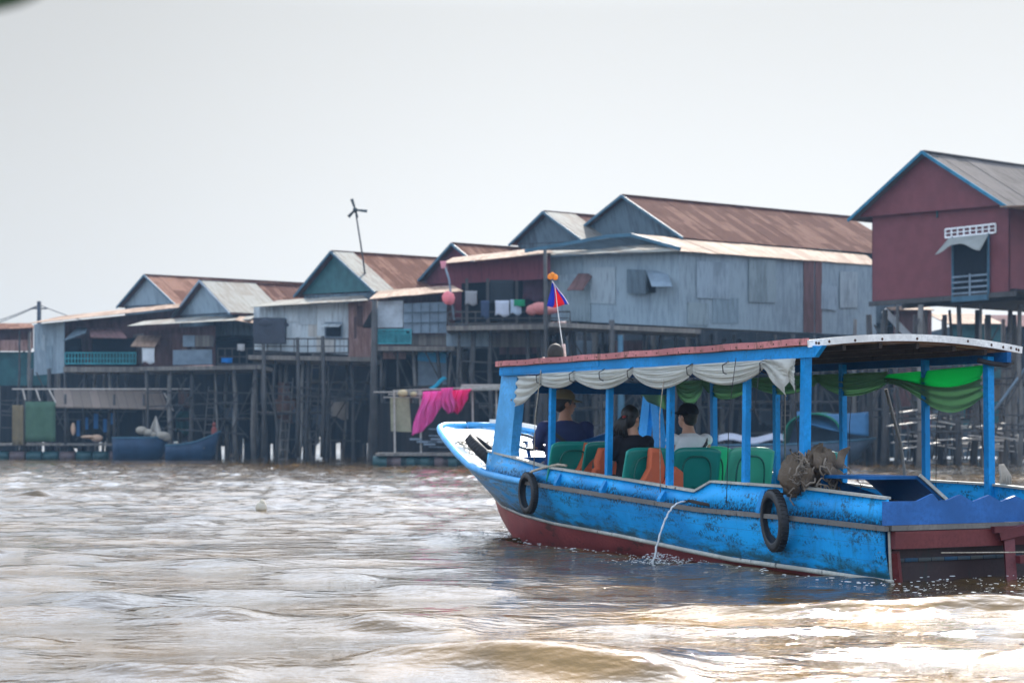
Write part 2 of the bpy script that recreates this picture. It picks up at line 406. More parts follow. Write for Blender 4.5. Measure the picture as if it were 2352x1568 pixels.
M_rub = plain('tyre_rubber', (0.014, 0.014, 0.016), 0.6, 0, 0.5, 0.3, 20)
M_wood = paint('weathered_wood', (0.12, 0.09, 0.065), (0.035, 0.03, 0.025), 0.5, 3.0, 0.8, (3, 3, 0.3))
M_greyw = paint('grey_wood', (0.17, 0.155, 0.14), (0.05, 0.045, 0.04), 0.45, 3.0, 0.8, (3, 3, 0.3))
M_darkw = paint('dark_wood', (0.05, 0.04, 0.035), (0.015, 0.012, 0.01), 0.5, 2.0, 0.85, (3, 3, 0.3))
M_ceil = plank('canopy_ceiling', (0.10, 0.055, 0.03), (0.26, 0.15, 0.09), 0.11, 0)
M_rope = plain('hemp_rope', (0.38, 0.33, 0.26), 0.9, 0, 0.1, 0.3, 40)
M_drope = plain('dark_cord', (0.02, 0.02, 0.025), 0.8)
M_tarp = cloth('white_tarpaulin', (0.88, 0.89, 0.86), 0.55, 0.6, 7.0, 1.0, 'UV', (1, 16, 1), (0.97, 0.97, 0.9))
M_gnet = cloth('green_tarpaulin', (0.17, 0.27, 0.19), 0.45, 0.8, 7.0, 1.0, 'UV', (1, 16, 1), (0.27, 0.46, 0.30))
M_gbri = cloth('sunlit_green_tarpaulin', (0.02, 0.36, 0.14), 0.65, 0.6, 4.0, 0.5, 'UV', (1, 6, 1), (0.05, 0.85, 0.3))  # brighter green paints the sun coming through the same green curtain
M_steel = plain('bright_steel', (0.6, 0.6, 0.62), 0.25, 1.0)
M_skin = plain('skin', (0.36, 0.18, 0.115), 0.55, 0, 0.4, 0.12)
M_skin2 = plain('light_skin', (0.52, 0.29, 0.20), 0.55, 0, 0.4, 0.1)
M_hair = plain('black_hair', (0.012, 0.009, 0.008), 0.5, 0, 0.4, 0.3, 60)
M_haze = None

# ------------------------------------------------------------------ water
def water():
    def axis(lo, hi, step, far, g):
        a = list(np.arange(lo, hi, step)); s = step
        x = a[-1]
        while x < far: s *= g; x += s; a.append(x)
        s = step; x = a[0]; b = []
        while x > -far: s *= g*1.05; x -= s; b.append(x)
        return np.array(b[::-1] + a)
    xs = axis(-17, 17.5, 0.07, 590, 1.06); ys = axis(6.0, 33.0, 0.042, 590, 1.010)
    ys = ys[ys > -590]
    X, Y = np.meshgrid(xs, ys)
    H = np.zeros_like(X)
    def waves(n, l0, l1, slope, dmean, dspr, seed, sharp=1.0):
        r = np.random.RandomState(seed); Z = np.zeros_like(X); tot = 0
        for i in range(n):
            lam = math.exp(r.uniform(math.log(l0), math.log(l1))); th = R(dmean) + R(dspr)*r.randn()
            k = 2*math.pi/lam; a = slope/k/math.sqrt(n)*1.414
            ph = k*(X*math.sin(th) + Y*math.cos(th)) + r.uniform(0, 6.28)
            Z += a*np.sin(ph)
        return Z
    def nz(sc, seed):
        r = np.random.RandomState(seed); Z = np.zeros_like(X)
        for i in range(9):
            th = r.uniform(0, 6.28); k = 2*math.pi/(sc*r.uniform(0.6, 1.6))
            Z += np.sin(k*(X*math.cos(th)+Y*math.sin(th)) + r.uniform(0, 6.28))
        return Z/3.0
    fy = lambda a, b: np.clip((Y-a)/(b-a), 0, 1)
    env = np.clip(0.6+0.6*nz(3.0, 5), 0.05, 1.7)
    near = 1-fy(15, 26)
    H += waves(26, 1.0, 3.0, 0.085, -10, 24, 1)*env*(0.30+0.9*near)
    rgt = np.clip((X+1.0)/4.5, 0, 1)*(1-fy(16, 20))
    H += waves(34, 0.26, 0.9, 0.065, 4, 40, 2)*np.clip(0.5+0.6*nz(1.5, 8), 0.05, 1.8)*((0.16+0.35*fy(15, 24))+1.0*rgt)
    H += waves(38, 0.35, 1.3, 0.17, 0, 30, 33)*fy(17, 34)*np.clip(0.8+0.4*nz(6.0, 18), 0.3, 1.6)
    H += waves(34, 0.15, 0.34, 0.065, 0, 50, 3)*np.clip(0.3+0.7*nz(1.0, 9), 0, 1.8)*(0.30+1.2*rgt)*(1-fy(13, 22))
    # wake crests: (x0, y0, x1, y1, height, width)
    for (x0, y0, x1, y1, h, wd) in ((0.8, 13.3, 7.0, 12.7, 0.085, 0.22), (-1.1, 10.75, 1.2, 9.9, 0.10, 0.24), (2.2, 12.1, 6.5, 11.7, 0.05, 0.16), (0.0, 12.4, 2.6, 11.9, 0.045, 0.2),
                                    (-4.4, 15.4, -2.9, 14.2, 0.05, 0.25), (-3.1, 13.9, -1.7, 12.5, 0.06, 0.2), (-2.4, 17.2, -1.1, 16.4, 0.05, 0.28), (-1.3, 15.6, 0.3, 15.0, 0.045, 0.25),
                                    (-6.5, 20.5, -4.0, 19.0, 0.06, 0.4), (-2.4, 10.2, -1.3, 9.9, 0.05, 0.16), (-1.2, 12.6, -0.1, 12.1, 0.045, 0.18), (1.5, 10.9, 4.5, 10.2, 0.06, 0.2), (-3.9, 11.9, -2.8, 11.4, 0.045, 0.2)):
        dx, dy = x1-x0, y1-y0; L = math.hypot(dx, dy); dx /= L; dy /= L
        t = ((X-x0)*dx + (Y-y0)*dy)/L; d = -(X-x0)*dy + (Y-y0)*dx + 0.06*np.sin(X*2.3+x0*3) + 0.03*np.sin(X*5.1)
        e = np.clip(np.minimum(t/0.25, (1-t)/0.25), 0, 1); e = e*e*(3-2*e)
        H += h*e*np.exp(-np.where(d < 0, d/(wd*0.75), d/(wd*1.3))**2)
    # turbulence along the hull side and calm inside the hull
    c, s = math.cos(R(28.5)), math.sin(R(28.5)); lx = (X-2.678)*c + (Y-17)*s; ly = -(X-2.678)*s + (Y-17)*c
    nb = np.exp(-((lx+0.25)/0.45)**2)*np.clip((ly+3)/2, 0, 1)*np.clip((8.2-ly)/1.0, 0, 1)
    H += nb*(waves(24, 0.15, 0.5, 0.10, 20, 60, 4)) + 0.03*nb
    bow = np.exp(-((lx-0.5)/0.8)**2-((ly-7.6)/0.6)**2); H += 0.05*bow + bow*waves(20, 0.15, 0.4, 0.12, 0, 90, 14)
    stern = np.exp(-((lx-1.2)/1.6)**2)*np.clip((-ly-0.9)/0.6, 0, 1)*np.clip((ly+6)/3, 0, 1); H += stern*waves(26, 0.15, 0.5, 0.12, 0, 90, 15)
    inside = (np.abs(lx-1.15) < 0.95)*(ly > -0.9)*(ly < 6.6); H = np.where(inside, -0.3, H)
    H *= (1-fy(80, 110))*np.clip((Y-3)/2, 0, 1)*np.clip((34-np.abs(X))/10, 0, 1)
    nx, ny = len(xs), len(ys)
    me = bpy.data.meshes.new('water'); me.vertices.add(nx*ny)
    me.vertices.foreach_set('co', np.stack([X, Y, H], -1).astype(np.float32).ravel())
    i = np.arange(nx-1); j = np.arange(ny-1); J, I = np.meshgrid(j, i, indexing='ij'); a = (J*nx+I).ravel()
    q = np.stack([a, a+1, a+nx+1, a+nx], -1).ravel().astype(np.int32)
    me.loops.add(len(q)); me.loops.foreach_set('vertex_index', q)
    me.polygons.add(len(q)//4); me.polygons.foreach_set('loop_start', np.arange(0, len(q), 4, dtype=np.int32))
    me.polygons.foreach_set('use_smooth', np.ones(len(q)//4, dtype=bool)); me.update(calc_edges=True)
    m, nt, bs = newmat('muddy_river_water')
    v = tc(nt, 'Object'); n0 = noise(nt, v, 0.5, 3)
    c = mixc(nt, ramp(nt, n0, 0.3, 0.7), (0.045, 0.029, 0.011), (0.13, 0.075, 0.021))
    sp_ = nt.nodes.new('ShaderNodeSeparateXYZ'); nt.links.new(v, sp_.inputs[0])      # sunlight through the wake crests painted in as golden-brown silt colour
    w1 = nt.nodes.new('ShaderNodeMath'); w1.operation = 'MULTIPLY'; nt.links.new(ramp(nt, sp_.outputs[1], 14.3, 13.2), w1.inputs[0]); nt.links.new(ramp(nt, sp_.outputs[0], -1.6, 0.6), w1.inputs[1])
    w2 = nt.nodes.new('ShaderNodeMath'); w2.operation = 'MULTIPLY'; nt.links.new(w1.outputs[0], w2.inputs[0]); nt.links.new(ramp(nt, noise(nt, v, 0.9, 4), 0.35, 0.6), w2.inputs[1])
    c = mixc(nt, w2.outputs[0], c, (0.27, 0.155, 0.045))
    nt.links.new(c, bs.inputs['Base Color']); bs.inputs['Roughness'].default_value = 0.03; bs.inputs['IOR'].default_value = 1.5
    n1 = noise(nt, tc(nt, 'Object', (0.55, 1.0, 1)), 3.2, 3, 0.5); n2 = noise(nt, tc(nt, 'Object', (0.6, 1.0, 1)), 11.0, 4, 0.55)
    pv = bump(nt, bs, n1, 1.0, 0.045); pv = bump(nt, bs, n2, 1.0, 0.014, pv)
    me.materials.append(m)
    o = bpy.data.objects.new('water', me); COL.objects.link(o); o['kind'] = 'structure'
water()

# far bank behind the stilt houses
mb = MB()
def bankf(s_, t):
    x = -560+1120*s_; y = 380+200*t*t
    return (x, y+4*math.sin(x*0.05), -0.4 + 2.0*min(1, t*6) + 0.3*math.sin(x*0.13)*math.sin(y*0.21))
mb.sheet(bankf, 160, 14)
o = mb.build('river_bank', paint('bank_mud', (0.10, 0.08, 0.05), (0.04, 0.06, 0.03), 0.5, 0.3, 0.9, (1, 1, 1))); o['kind'] = 'structure'

# ------------------------------------------------------------------ the boat
TH = 28.5; PX, PY = 2.678, 17.0
BF = Fr(PX, PY, TH)
boat = thing('tour_boat', 'long blue wooden tour boat with canopy, red bottom and blunt upswept bow', 'boat', (PX, PY, 0), R(TH))
cb = 1.15
def ip(a, tab): return float(np.interp(a, [t[0] for t in tab], [t[1] for t in tab]))
S_HB = [(-1.2, 1.16), (0, 1.22), (4, 1.23), (5, 1.20), (6.0, 1.14), (6.9, 1.05), (7.35, 0.99), (7.97, 0.85), (8.4, 0.72), (8.7, 0.58), (8.9, 0.42), (9.02, 0.2), (9.05, 0.02)]
S_Z = [(-1.2, .487), (0, .53), (1.55, .555), (3.9, .679), (5, .735), (5.65, .77), (6.33, .82), (6.93, .918), (7.35, 1.05), (7.97, 1.232), (8.4, 1.345), (8.86, 1.42), (9.05, 1.43)]
C_HB = [(-1.2, 1.10), (0, 1.13), (2, 1.12), (3.5, 1.06), (5, .90), (6.2, .67), (7.0, .52), (7.5, .40), (7.9, .2), (8.1, .02), (9.1, .01)]
C_Z = [(-1.2, .02), (0, .06), (1.15, .085), (3.35, .215), (5, .27), (6.2, .322), (7, .40), (7.45, .52), (8.0, .68), (8.2, .78), (8.6, 1.08), (9.05, 1.38)]
ST_Z = [(-1.2, -.3), (6.9, -.25), (7.3, 0), (7.6, .28), (7.9, .5), (8.2, .76), (8.6, 1.07), (9.05, 1.37)]
W_Z = [(-1.13, .735), (0, .80), (1.43, .825), (1.72, .722), (3.09, .816), (4.85, .924), (5.6, 1.016), (6.4, 1.09)]
sts = [-1.15 + 0.15*i for i in range(48)] + [6.0 + 0.09*i for i in range(34)] + [9.04]
def sect(a, sd):
    hb, z = ip(a, S_HB), ip(a, S_Z); ch, cz = ip(a, C_HB), min(ip(a, C_Z), z-0.03); kz = min(ip(a, ST_Z), cz-0.005)
    ch = min(ch, hb)
    P = []
    for t in (0, .2, .4, .6, .8, 1.0):
        bl = 0.02*math.sin(math.pi*t)*min(1, hb)
        P.append((cb+sd*(hb+(ch-hb)*t + bl), a, z+(cz-z)*t))
    Q = [P[-1], (cb+sd*ch*0.86, a, cz*0.45+kz*0.55), (cb+sd*ch*0.45, a, kz+0.03*min(1, ch)), (cb, a, kz)]
    return P, Q
hs_, hb_ = MB(), MB()
for sd in (-1, 1):
    A = [sect(a, sd) for a in sts]
    for (mbx, k, n) in ((hs_, 0, 5), (hb_, 1, 3)):
        mbx.sheet(lambda u_, v_: A[round(u_*(len(sts)-1))][k][round(v_*n)], len(sts)-1, n)
hs_.build('hull_side', M_hull, boat, solid=0.03)
hb_.build('hull_bottom', M_red, boat)
def line(a0, a1, n, fn, sd): return [fn(a0+(a1-a0)*i/n, sd) for i in range(n+1)]
mb = MB()
for sd in (-1, 1):
    mb.tube(line(-1.2, 8.05, 60, lambda a, s_: (cb+s_*(ip(a, C_HB)+0.012), a, ip(a, C_Z)), sd), 0.026, 6)
mb.build('chine_rail', M_palerail, boat)
mb = MB()
for sd in (-1, 1):
    pr = line(-1.22, 5.2, 40, lambda a, s_: (cb+s_*(ip(a, S_HB)+0.03), a, ip(a, S_Z)), sd)
    for p, q in zip(pr[:-1], pr[1:]): mb.bar(p, q, 0.055, 0.042)
mb.build('rubbing_strake', M_grime, boat)
mb = MB()
rim = []
for i in range(61):
    a = 5.1 + 3.95*(i/60)**0.8; rim.append(a)
for sd in (-1, 1):
    mb.tube([(cb+sd*(ip(a, S_HB)+0.0), a, ip(a, S_Z)+0.0) for a in rim], [0.038+0.008*min(1, (a-5.1)) for a in rim], 8)
mb.build('bow_rim', M_palebl, boat)
# foredeck: upswept, white, with a low inner bulwark
mb = MB()
def deckf(s_, t):
    a = 6.15 + 2.82*t; hb = ip(a, S_HB)-0.05
    return (cb + hb*(2*s_-1)*0.98, a, ip(a, S_Z) - 0.06)
mb.sheet(deckf, 10, 40); mb.build('foredeck', M_deck, boat, solid=0.03)
mb = MB()
mb.sheet(lambda s_, t: (cb+1*(ip(6.2+2.75*s_, S_HB)-0.02-0.05*t*0), 6.2+2.75*s_, ip(6.2+2.75*s_, S_Z)-0.04+0.13*t), 40, 2)
mb.build('bow_bulwark', M_deck, boat, solid=0.025)
# washboards and caps
wb, wc = MB(), MB()
for sd in (-1, 1):
    aa = sorted([-1.13 + i*0.12 for i in range(63)] + [1.43, 1.72, 6.4]); aa = [a for a in aa if a <= 6.4]
    lo = [Vector((cb+sd*(ip(a, S_HB)-0.02), a, ip(a, S_Z))) for a in aa]
    hi = [Vector((cb+sd*(ip(a, S_HB)-0.06), a, ip(a, W_Z))) for a in aa]
    wb.sheet(lambda u_, v_: (lo, hi)[round(v_)][round(u_*(len(aa)-1))], len(aa)-1, 1)
    for p, q in zip(hi[:-1], hi[1:]): wc.bar(p+Vector((0, 0, .012)), q+Vector((0, 0, .012)), 0.075, 0.022)
wb.build('washboard', hullpaint('washboard_blue', (0.0008, .29, .72), .5), boat, solid=0.03); wc.build('gunwale_cap', M_palerail, boat)
mb = MB()
for a in (0.55, 2.25, 3.4, 4.4):                        # knees outside the washboard
    for sd in (-1,):
        z0, z1 = ip(a, S_Z)+0.02, ip(a, W_Z)-0.03; x = cb+sd*(ip(a, S_HB))
        mb.prism([(x-0.045, a-0.03, z0), (x-0.045, a-0.03, z0+0.03), (x+0.02, a-0.03, z1), (x+0.06, a-0.03, z0)], (0, 0.06, 0))
mb.build('knee', M_blue, boat)
mb = MB()                                               # inner lining, floor and bulkhead
for sd in (-1, 1):
    mb.sheet(lambda u_, v_: (cb+sd*((ip(-1.1+7.4*u_, S_HB)-0.09)*v_+(ip(-1.1+7.4*u_, C_HB)-.06)*(1-v_)), -1.1+7.4*u_, max(.2, ip(-1.1+7.4*u_, C_Z)+.07)*(1-v_)+ip(-1.1+7.4*u_, S_Z)*v_), 40, 2)
mb.sheet(lambda u_, v_: (cb+(2*u_-1)*((ip(6.3, S_HB)-0.1)*v_+(ip(6.3, C_HB)-.08)*(1-v_)), 6.3, 0.42+0.34*v_), 2, 2)
mb.build('inner_planking', M_dblue, boat, solid=0.02)
mb = MB(); mb.sheet(lambda u_, v_: (cb+(2*u_-1)*(ip(-1.1+7.4*v_, C_HB)-0.06), -1.1+7.4*v_, 0.2+.3*min(1, max(0, (-1.1+7.4*v_-3.7)/.3))), 4, 60)
mb.build('floor_boards', plank('floor_planks', (0.03, 0.09, 0.17), (0.09, 0.10, 0.10), 0.15), boat, solid=0.03)

# transom: blue zigzag board, red beam, recessed dark planking, posts
def tb(u, v, a=-1.2):
    K = (u-CX)/F; b = (K*(17+.879*a) - 2.678 + .477*a)/(.879-.477*K)
    return b, BF.zz(v, b, a)
zig = [(2026, 1151), (2102, 1150), (2137, 1133), (2150, 1149), (2170, 1148), (2201, 1135), (2229, 1151), (2267, 1136), (2293, 1151), (2326, 1138), (2352, 1150), (2385, 1137), (2410, 1150)]
top = [tb(u, v) for u, v in zig]
zb = tb(2100, 1204)[1]
mb = MB()
for (b0, z0), (b1, z1) in zip(top[:-1], top[1:]):
    mb.panel((b0, -1.2, zb), (b1, -1.2, zb), (b1, -1.2, z1), (b0, -1.2, z0), -0.035)
mb.panel((top[-1][0], -1.2, zb), (2.33, -1.2, zb), (2.33, -1.2, .72), (top[-1][0], -1.2, top[-1][1]), -0.035)
mb.build('transom_board', M_dblue2 if False else paint('transom_blue', (0.006, 0.10, 0.34), (0.01, 0.05, 0.12), 0.25, 5.0, 0.5), boat)
mb = MB(); mb.box((1.17, -1.19, zb-0.025), (2.34, 0.10, 0.045)); mb.build('transom_rail', M_grime, boat)
mb = MB(); mb.box((1.18, -1.22, zb-0.13), (2.3, 0.06, 0.15)); mb.build('transom_beam', M_dred, boat)
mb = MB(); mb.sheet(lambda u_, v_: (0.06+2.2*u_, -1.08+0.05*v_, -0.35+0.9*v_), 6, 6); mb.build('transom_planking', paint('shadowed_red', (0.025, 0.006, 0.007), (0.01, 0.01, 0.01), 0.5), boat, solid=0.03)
mb = MB(); mb.bar((0.10, -1.16, .28), (0.20, -1.1, -.1), 0.06, 0.07); mb.bar((2.2, -1.16, .28), (2.14, -1.1, -.1), 0.06, 0.07)
mb.build('transom_post', M_dred, boat)
mb = MB(); mb.bar((-0.0, -1.18, .70), (0.03, -1.18, .49), 0.03, 0.05); mb.bar((0.02, -1.18, .46), (0.09, -1.12, .03), 0.02, 0.035)
mb.build('corner_trim', M_palerail, boat)
mb = MB()                                                # rudder frame reaching aft
for p, q, w_ in (((1.2, -1.26, .40), (2.0, -1.7, .62), .11), ((1.28, -1.3, .38), (1.18, -1.45, -.1), .09), ((1.55, -1.35, .52), (1.62, -1.4, .02), .09),
                 ((1.12, -1.27, .455), (1.5, -1.35, .46), .07), ((1.75, -1.7, .25), (1.75, -1.6, -.25), .08), ((1.2, -1.5, .2), (2.3, -1.75, .28), .08)):
    mb.bar(p, q, w_, w_*0.8)
mb.build('rudder_frame', paint('rudder_red', (0.10, 0.012, 0.016), (0.02, 0.01, 0.01), 0.35, 6.0, 0.5), boat)
mb = MB(); mb.tube([(0.5, -1.30, .27), (1.2, -1.45, .262), (2.6, -1.8, .262)], 0.006, 6); mb.build('steering_rope', M_rope, boat)

# canopy posts
near_a = [0.0, .92, 2.25, 3.45, 4.7]
for sd, xb in ((0, 0.0), (1, 2.3)):
    for a in near_a:
        mb = MB(); wd = 0.078 if a == 0 else 0.064
        z0 = ip(a, W_Z)-0.22; tz = 2.06
        ln = 0.02 if sd == 0 else 0.0
        mb.bar((xb+0.03-ln if sd == 0 else xb-0.03, a, z0), (xb+0.05 if sd == 0 else xb-0.03, a+0.02, tz), wd, wd*0.9, (0, 1, 0))
        mb.build('canopy_post', M_blue, boat)
for xb in (0.05, 2.10):
    mb = MB(); mb.prism([(xb, 5.66, .72), (xb, 6.28, .72), (xb, 6.22, 1.1), (xb, 6.05, 1.7), (xb, 5.96, 2.06), (xb, 5.57, 2.06), (xb, 5.64, 1.6), (xb, 5.74, 1.1)] if xb < 1 else [(xb, 5.5, .8), (xb, 5.72, .8), (xb, 5.86, 1.75), (xb, 6.02, .8), (xb, 6.25, .8), (xb, 5.96, 2.06), (xb, 5.78, 2.06)], (0.12 if xb < 1 else .07, 0, 0))
    mb.build('front_pillar', M_palebl if xb < 1 else M_blue, boat)
# roof
RX0, RX1, RY0, RY1 = -0.02, 2.52, -0.12, 5.93
def roofz(b, up=0): return 2.115 + 0.085*(1-((b-1.25)/1.28)**2) + up
mb = MB(); mb.sheet(lambda u_, v_: (RX0+(RX1-RX0)*v_, RY0+(RY1-RY0)*u_, roofz(RX0+(RX1-RX0)*v_)), 20, 10)
mb.build('canopy_ceiling', M_ceil, boat, solid=0.02)
mb = MB(); mb.sheet(lambda u_, v_: (RX0-.01+(RX1-RX0+.02)*v_, RY0+(RY1-RY0)*u_, roofz(RX0+(RX1-RX0)*v_, .03)+0.003*math.sin(u_*60)), 60, 10)
mb.build('canopy_skin', corr('canopy_tin', (0.55, 0.53, 0.5), (0.45, 0.33, 0.24), 0.5, 0.076, 0.35), boat, solid=0.012)
mb = MB()
for i in range(26):
    a = RY0+0.1+i*0.235; P = [(b, a, roofz(b)-0.025) for b in np.linspace(0.05, 2.45, 9)]
    for p, q in zip(P[:-1], P[1:]): mb.bar(p, q, 0.05, 0.022)
mb.build('ceiling_batten', paint('batten_wood', (0.22, 0.14, 0.09), (0.06, 0.04, 0.03), 0.4, 5), boat)
mb = MB()
for b in (0.42, 0.85, 1.3, 1.75, 2.15): mb.bar((b, RY0+.05, roofz(b)-0.06), (b, RY1-.1, roofz(b)-0.06), 0.04, 0.05)
mb.build('canopy_purlin', M_darkw, boat)
mb = MB(); n = 24
for i in range(n):
    y0, y1 = RY0+(RY1-RY0)*i/n, RY0+(RY1-RY0)*(i+1)/n
    jz = 0.004*math.sin(i*1.7)
    mb.bar((RX0-.02, y0, 2.145+jz), (RX0-.02, y1+0.001, 2.145+0.004*math.sin((i+1)*1.7)), 0.03, 0.062)
fas = mb.build('side_fascia', M_pink, boat)
mb = MB()
for i in range(30): mb.ell((RX0-.037, RY0+.1+i*.2, 2.14+random.uniform(-.012, .012)), (.005, .009, .009), 6, 4)
mb.build('nail', plain('rusty_nail', (0.08, 0.03, 0.02), .8), fas)
mb = MB(); n = 14
P = [(b, RY0-.02, roofz(b)+0.012) for b in np.linspace(RX0-.03, RX1+.03, n)]
for p, q in zip(P[:-1], P[1:]): mb.bar(p, q, 0.025, 0.066)
rf = mb.build('rear_fascia', M_white, boat)
mb = MB()
for b in (0.03, .06, .18, .48, .8, 1.22, 1.85, 2.15, 2.3, 2.40, 2.47, 2.5): mb.ell((b, RY0-.034, roofz(b)+random.uniform(-.002, .02)), (.014, .004, .014), 8, 4)
mb.build('bolt', plain('rusty_bolt', (0.06, 0.025, 0.015), .7), rf)
mb = MB(); mb.bar((RX0+.035, RY0-.06, 2.055), (RX0+.035, RY1-.03, 2.055), 0.055, 0.105)
mb.prism([(RX0+.01, RY0-.06, 2.1), (RX0+.01, RY0-.18, 2.105), (RX0+.01, RY0-.06, 2.003)], (.05, 0, 0))
mb.bar((RX0+.006, 3.6, 2.075), (RX0+.006, 5.9, 2.045), 0.012, 0.06)
mb.build('side_beam', M_blue, boat)
mb = MB(); mb.bar((2.36, RY0-.05, 2.05), (2.36, RY1-.1, 2.05), 0.055, 0.10); mb.build('far_beam', M_dblue, boat)
mb = MB(); mb.box((1.15, RY1-0.03, 2.06), (2.3, 0.05, 0.10)); mb.box((1.2, 5.5, 1.86), (1.9, 0.03, 0.14)); mb.build('front_beam', M_dblue, boat)
mb = MB(); mb.tube([(2.40, RY0+.05, 2.03), (2.44, RY0, 2.0), (2.36, RY0, 1.975), (2.25, RY0+.06, 1.99), (2.1, RY0+.1, 2.02)], 0.026, 8); mb.build('rolled_cover', M_drope, boat)

# rolled-up tarpaulin curtains tied in scallops (near side white, far side green)
def scallops(name, mat_, x, ties, drops, ztop, parent, amp=0.03, n=10, solid=0.004):
    mb = MB()
    for (a0, a1), (d0, dm, d1) in zip(zip(ties[:-1], ties[1:]), drops):
        def f(s_, t):
            y = a0+(a1-a0)*s_
            k = math.sin(math.pi*s_)**0.75
            depth = (d0*(1-s_)+d1*s_)*(1-k) + dm*k
            fold = amp*(.5*math.sin(t*math.pi*7+s_*3+a0*5)+.45*math.sin(t*math.pi*17-s_*4+a0*9))*(0.4+0.6*k)
            bul = 0.025*math.sin(math.pi*t)*(0.3+0.7*k)
            return (x+fold*0.6-bul, y, ztop(y) - depth*(t**0.9) + 0.006*math.sin(t*40)*k)
        mb.sheet(f, 18, 44)
    return mb.build(name, mat_, parent, solid=solid)
def na(u): return BF.onx(u, 900, 0)[0] if False else (2.678 - (u-CX)/F*17)/(.477+.879*(u-CX)/F)
zt = lambda y: 2.0
cur = scallops('rolled_curtain', M_tarp, -0.035, [na(u) for u in (1833, 1766, 1597, 1460, 1326, 1250)], [(.30, .19, .05), (.05, .225, .09), (.09, .235, .06), (.06, .215, .08), (.10, .18, .13)], zt, boat)
mb = MB()
def tri(s_, t):
    y0, y1 = na(1835), na(1766)
    y = y0+(y1-y0)*s_
    return (-.05-.02*math.sin(9*t+4*s_), y+0.10*t*(1-s_), 2.0-(.02+.36*(1-s_)**1.0+.04*s_)*t)
mb.sheet(lambda s_, t: (-.07+.025*math.sin(14*t+6*s_), na(1835)+(na(1766)-na(1835))*s_+.13*t*(1-s_), 2.0-(.30*(1-s_)+.05)*t), 8, 8)
mb.sheet(lambda s_, t: (-.05+.02*math.sin(22*t+6*s_), na(1250)+(na(1198)-na(1250))*s_+.09*t*s_, 1.98-(.12*(1-s_)+.34*s_+.05*math.sin(3*s_))*t), 10, 16)
mb.build('curtain_end', M_tarp, boat, solid=0.004)
mb = MB()
for u in (1766, 1597, 1460, 1326, 1250, 1395, 1680):
    y = na(u); mb.tube([(-.03, y, 2.01), (-.10, y+.01, 1.97), (-.10, y-.005, 1.9), (-.03, y, 1.875)], 0.006, 5)
mb.build('curtain_tie', M_drope, boat)
def fa(u): K = (u-CX)/F; return (4.70-K*18.097)/(.477+.879*K)
scallops('green_curtain', M_gnet, 2.27, [fa(u) for u in (2045, 1885, 1735, 1620, 1560)], [(.12, .25, .08), (.08, .21, .10), (.10, .25, .07), (.08, .30, .12)], lambda y: 1.96, boat)
mb = MB()
y0, y1 = fa(2268), fa(2045)
def big(s_, t):
    y = y0+(y1-y0)*s_; k = math.sin(math.pi*min(1, s_*0.78+.22))
    d = .07+.38*k*(1-s_**3)+ .03*s_
    return (2.27-0.05*math.sin(math.pi*t)+.02*math.sin(t*30+5*s_)*(t > .35), y, 1.98-d*t-0.05*s_)
mb.sheet(lambda s_, t: big(s_, .42+.58*t), 16, 18); mb.build('green_curtain', M_gnet, boat, solid=0.004)
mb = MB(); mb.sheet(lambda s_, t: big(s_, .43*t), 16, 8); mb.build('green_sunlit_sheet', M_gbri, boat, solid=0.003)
mb = MB()   # loose green end near the far front pillar
mb.sheet(lambda s_, t: (2.1-.1*s_, fa(1560)+ (fa(1500)-fa(1560))*s_*(.4+.6*(1-t)) , 1.93-.33*t*(1-.3*s_)+.01*math.sin(20*t)), 8, 10); mb.build('green_curtain', M_gnet, boat, solid=0.004)
# cords
mb = MB()
for (u0, v0, u1, v1) in ((1253, 850, 1237, 1078), (1536, 868, 1528, 1130)): 
    a0, a1 = na(u0), na(u1); mb.tube([(-.06, a0, BF.zz(v0, 0, a0)), (-.09, (a0+a1)/2, 1.5), (-.06, a1, BF.zz(v1, 0, a1))], 0.005, 5)
mb.build('cord', M_rope, boat)
mb = MB()
for (u0, v0, u1, v1) in ((1706, 822, 1686, 1155), (1762, 838, 1745, 900), (1843, 880, 1858, 1140)):
    a0, a1 = na(u0), na(u1); mb.tube([(-.08, a0, BF.zz(v0, 0, a0)), (-.11, (a0+a1)/2, 1.5), (-.09, a1, BF.zz(v1, 0, a1))], 0.004, 5)
for (u0, v0, u1, v1) in ((1957, 905, 1953, 1090), (2160, 920, 2150, 1125), (2250, 915, 2262, 1060)):
    a0, a1 = fa(u0), fa(u1); mb.tube([(2.3, a0, BF.zz(v0, 2.3, a0)), (2.28, (a0+a1)/2, 1.4), (2.3, a1, BF.zz(v1, 2.3, a1))], 0.004, 5)
mb.build('dark_cord', M_drope, boat)
mb = MB(); mb.tube([(2.33, fa(2030), 1.78), (2.5, fa(2035), 1.2), (2.55, fa(2045), .6), (2.6, fa(2047), .45)], 0.017, 6)
mb.tube([(2.33, fa(1798), 1.75), (2.34, fa(1797), .8)], 0.009, 6); mb.build('hanging_pole', M_greyw, boat)
mb = MB()   # stay rope from pillar to the bow
mb.tube([(.04, 5.7, 1.72), (.35, 6.4, 1.42), (.62, 7.45, 1.18)], 0.008, 6)
mb.build('bow_stay', M_rope, boat)
mb = MB()   # console and steering column
mb.box((.62, 5.95, .78), (.62, .3, .5)); mb.tube([(.5, 6.05, .95), (.5, 6.16, 1.2)], .025, 8)
mb.build('helm_console', M_dblue, boat)
mb = MB(); c0 = Vector((.5, 6.19, 1.21)); ring = []
for i in range(28):
    t = 2*math.pi*i/28; ring.append(c0+Vector((.19*math.cos(t), .185*math.sin(t)*.97, .185*math.sin(t)*.5)))
mb.tube(ring, .019, 8, closed=True)
for t in (.3, 2.4, 4.5): mb.bar(c0, c0+Vector((.185*math.cos(t), .18*math.sin(t), .18*math.sin(t)*.5)), .03, .008)
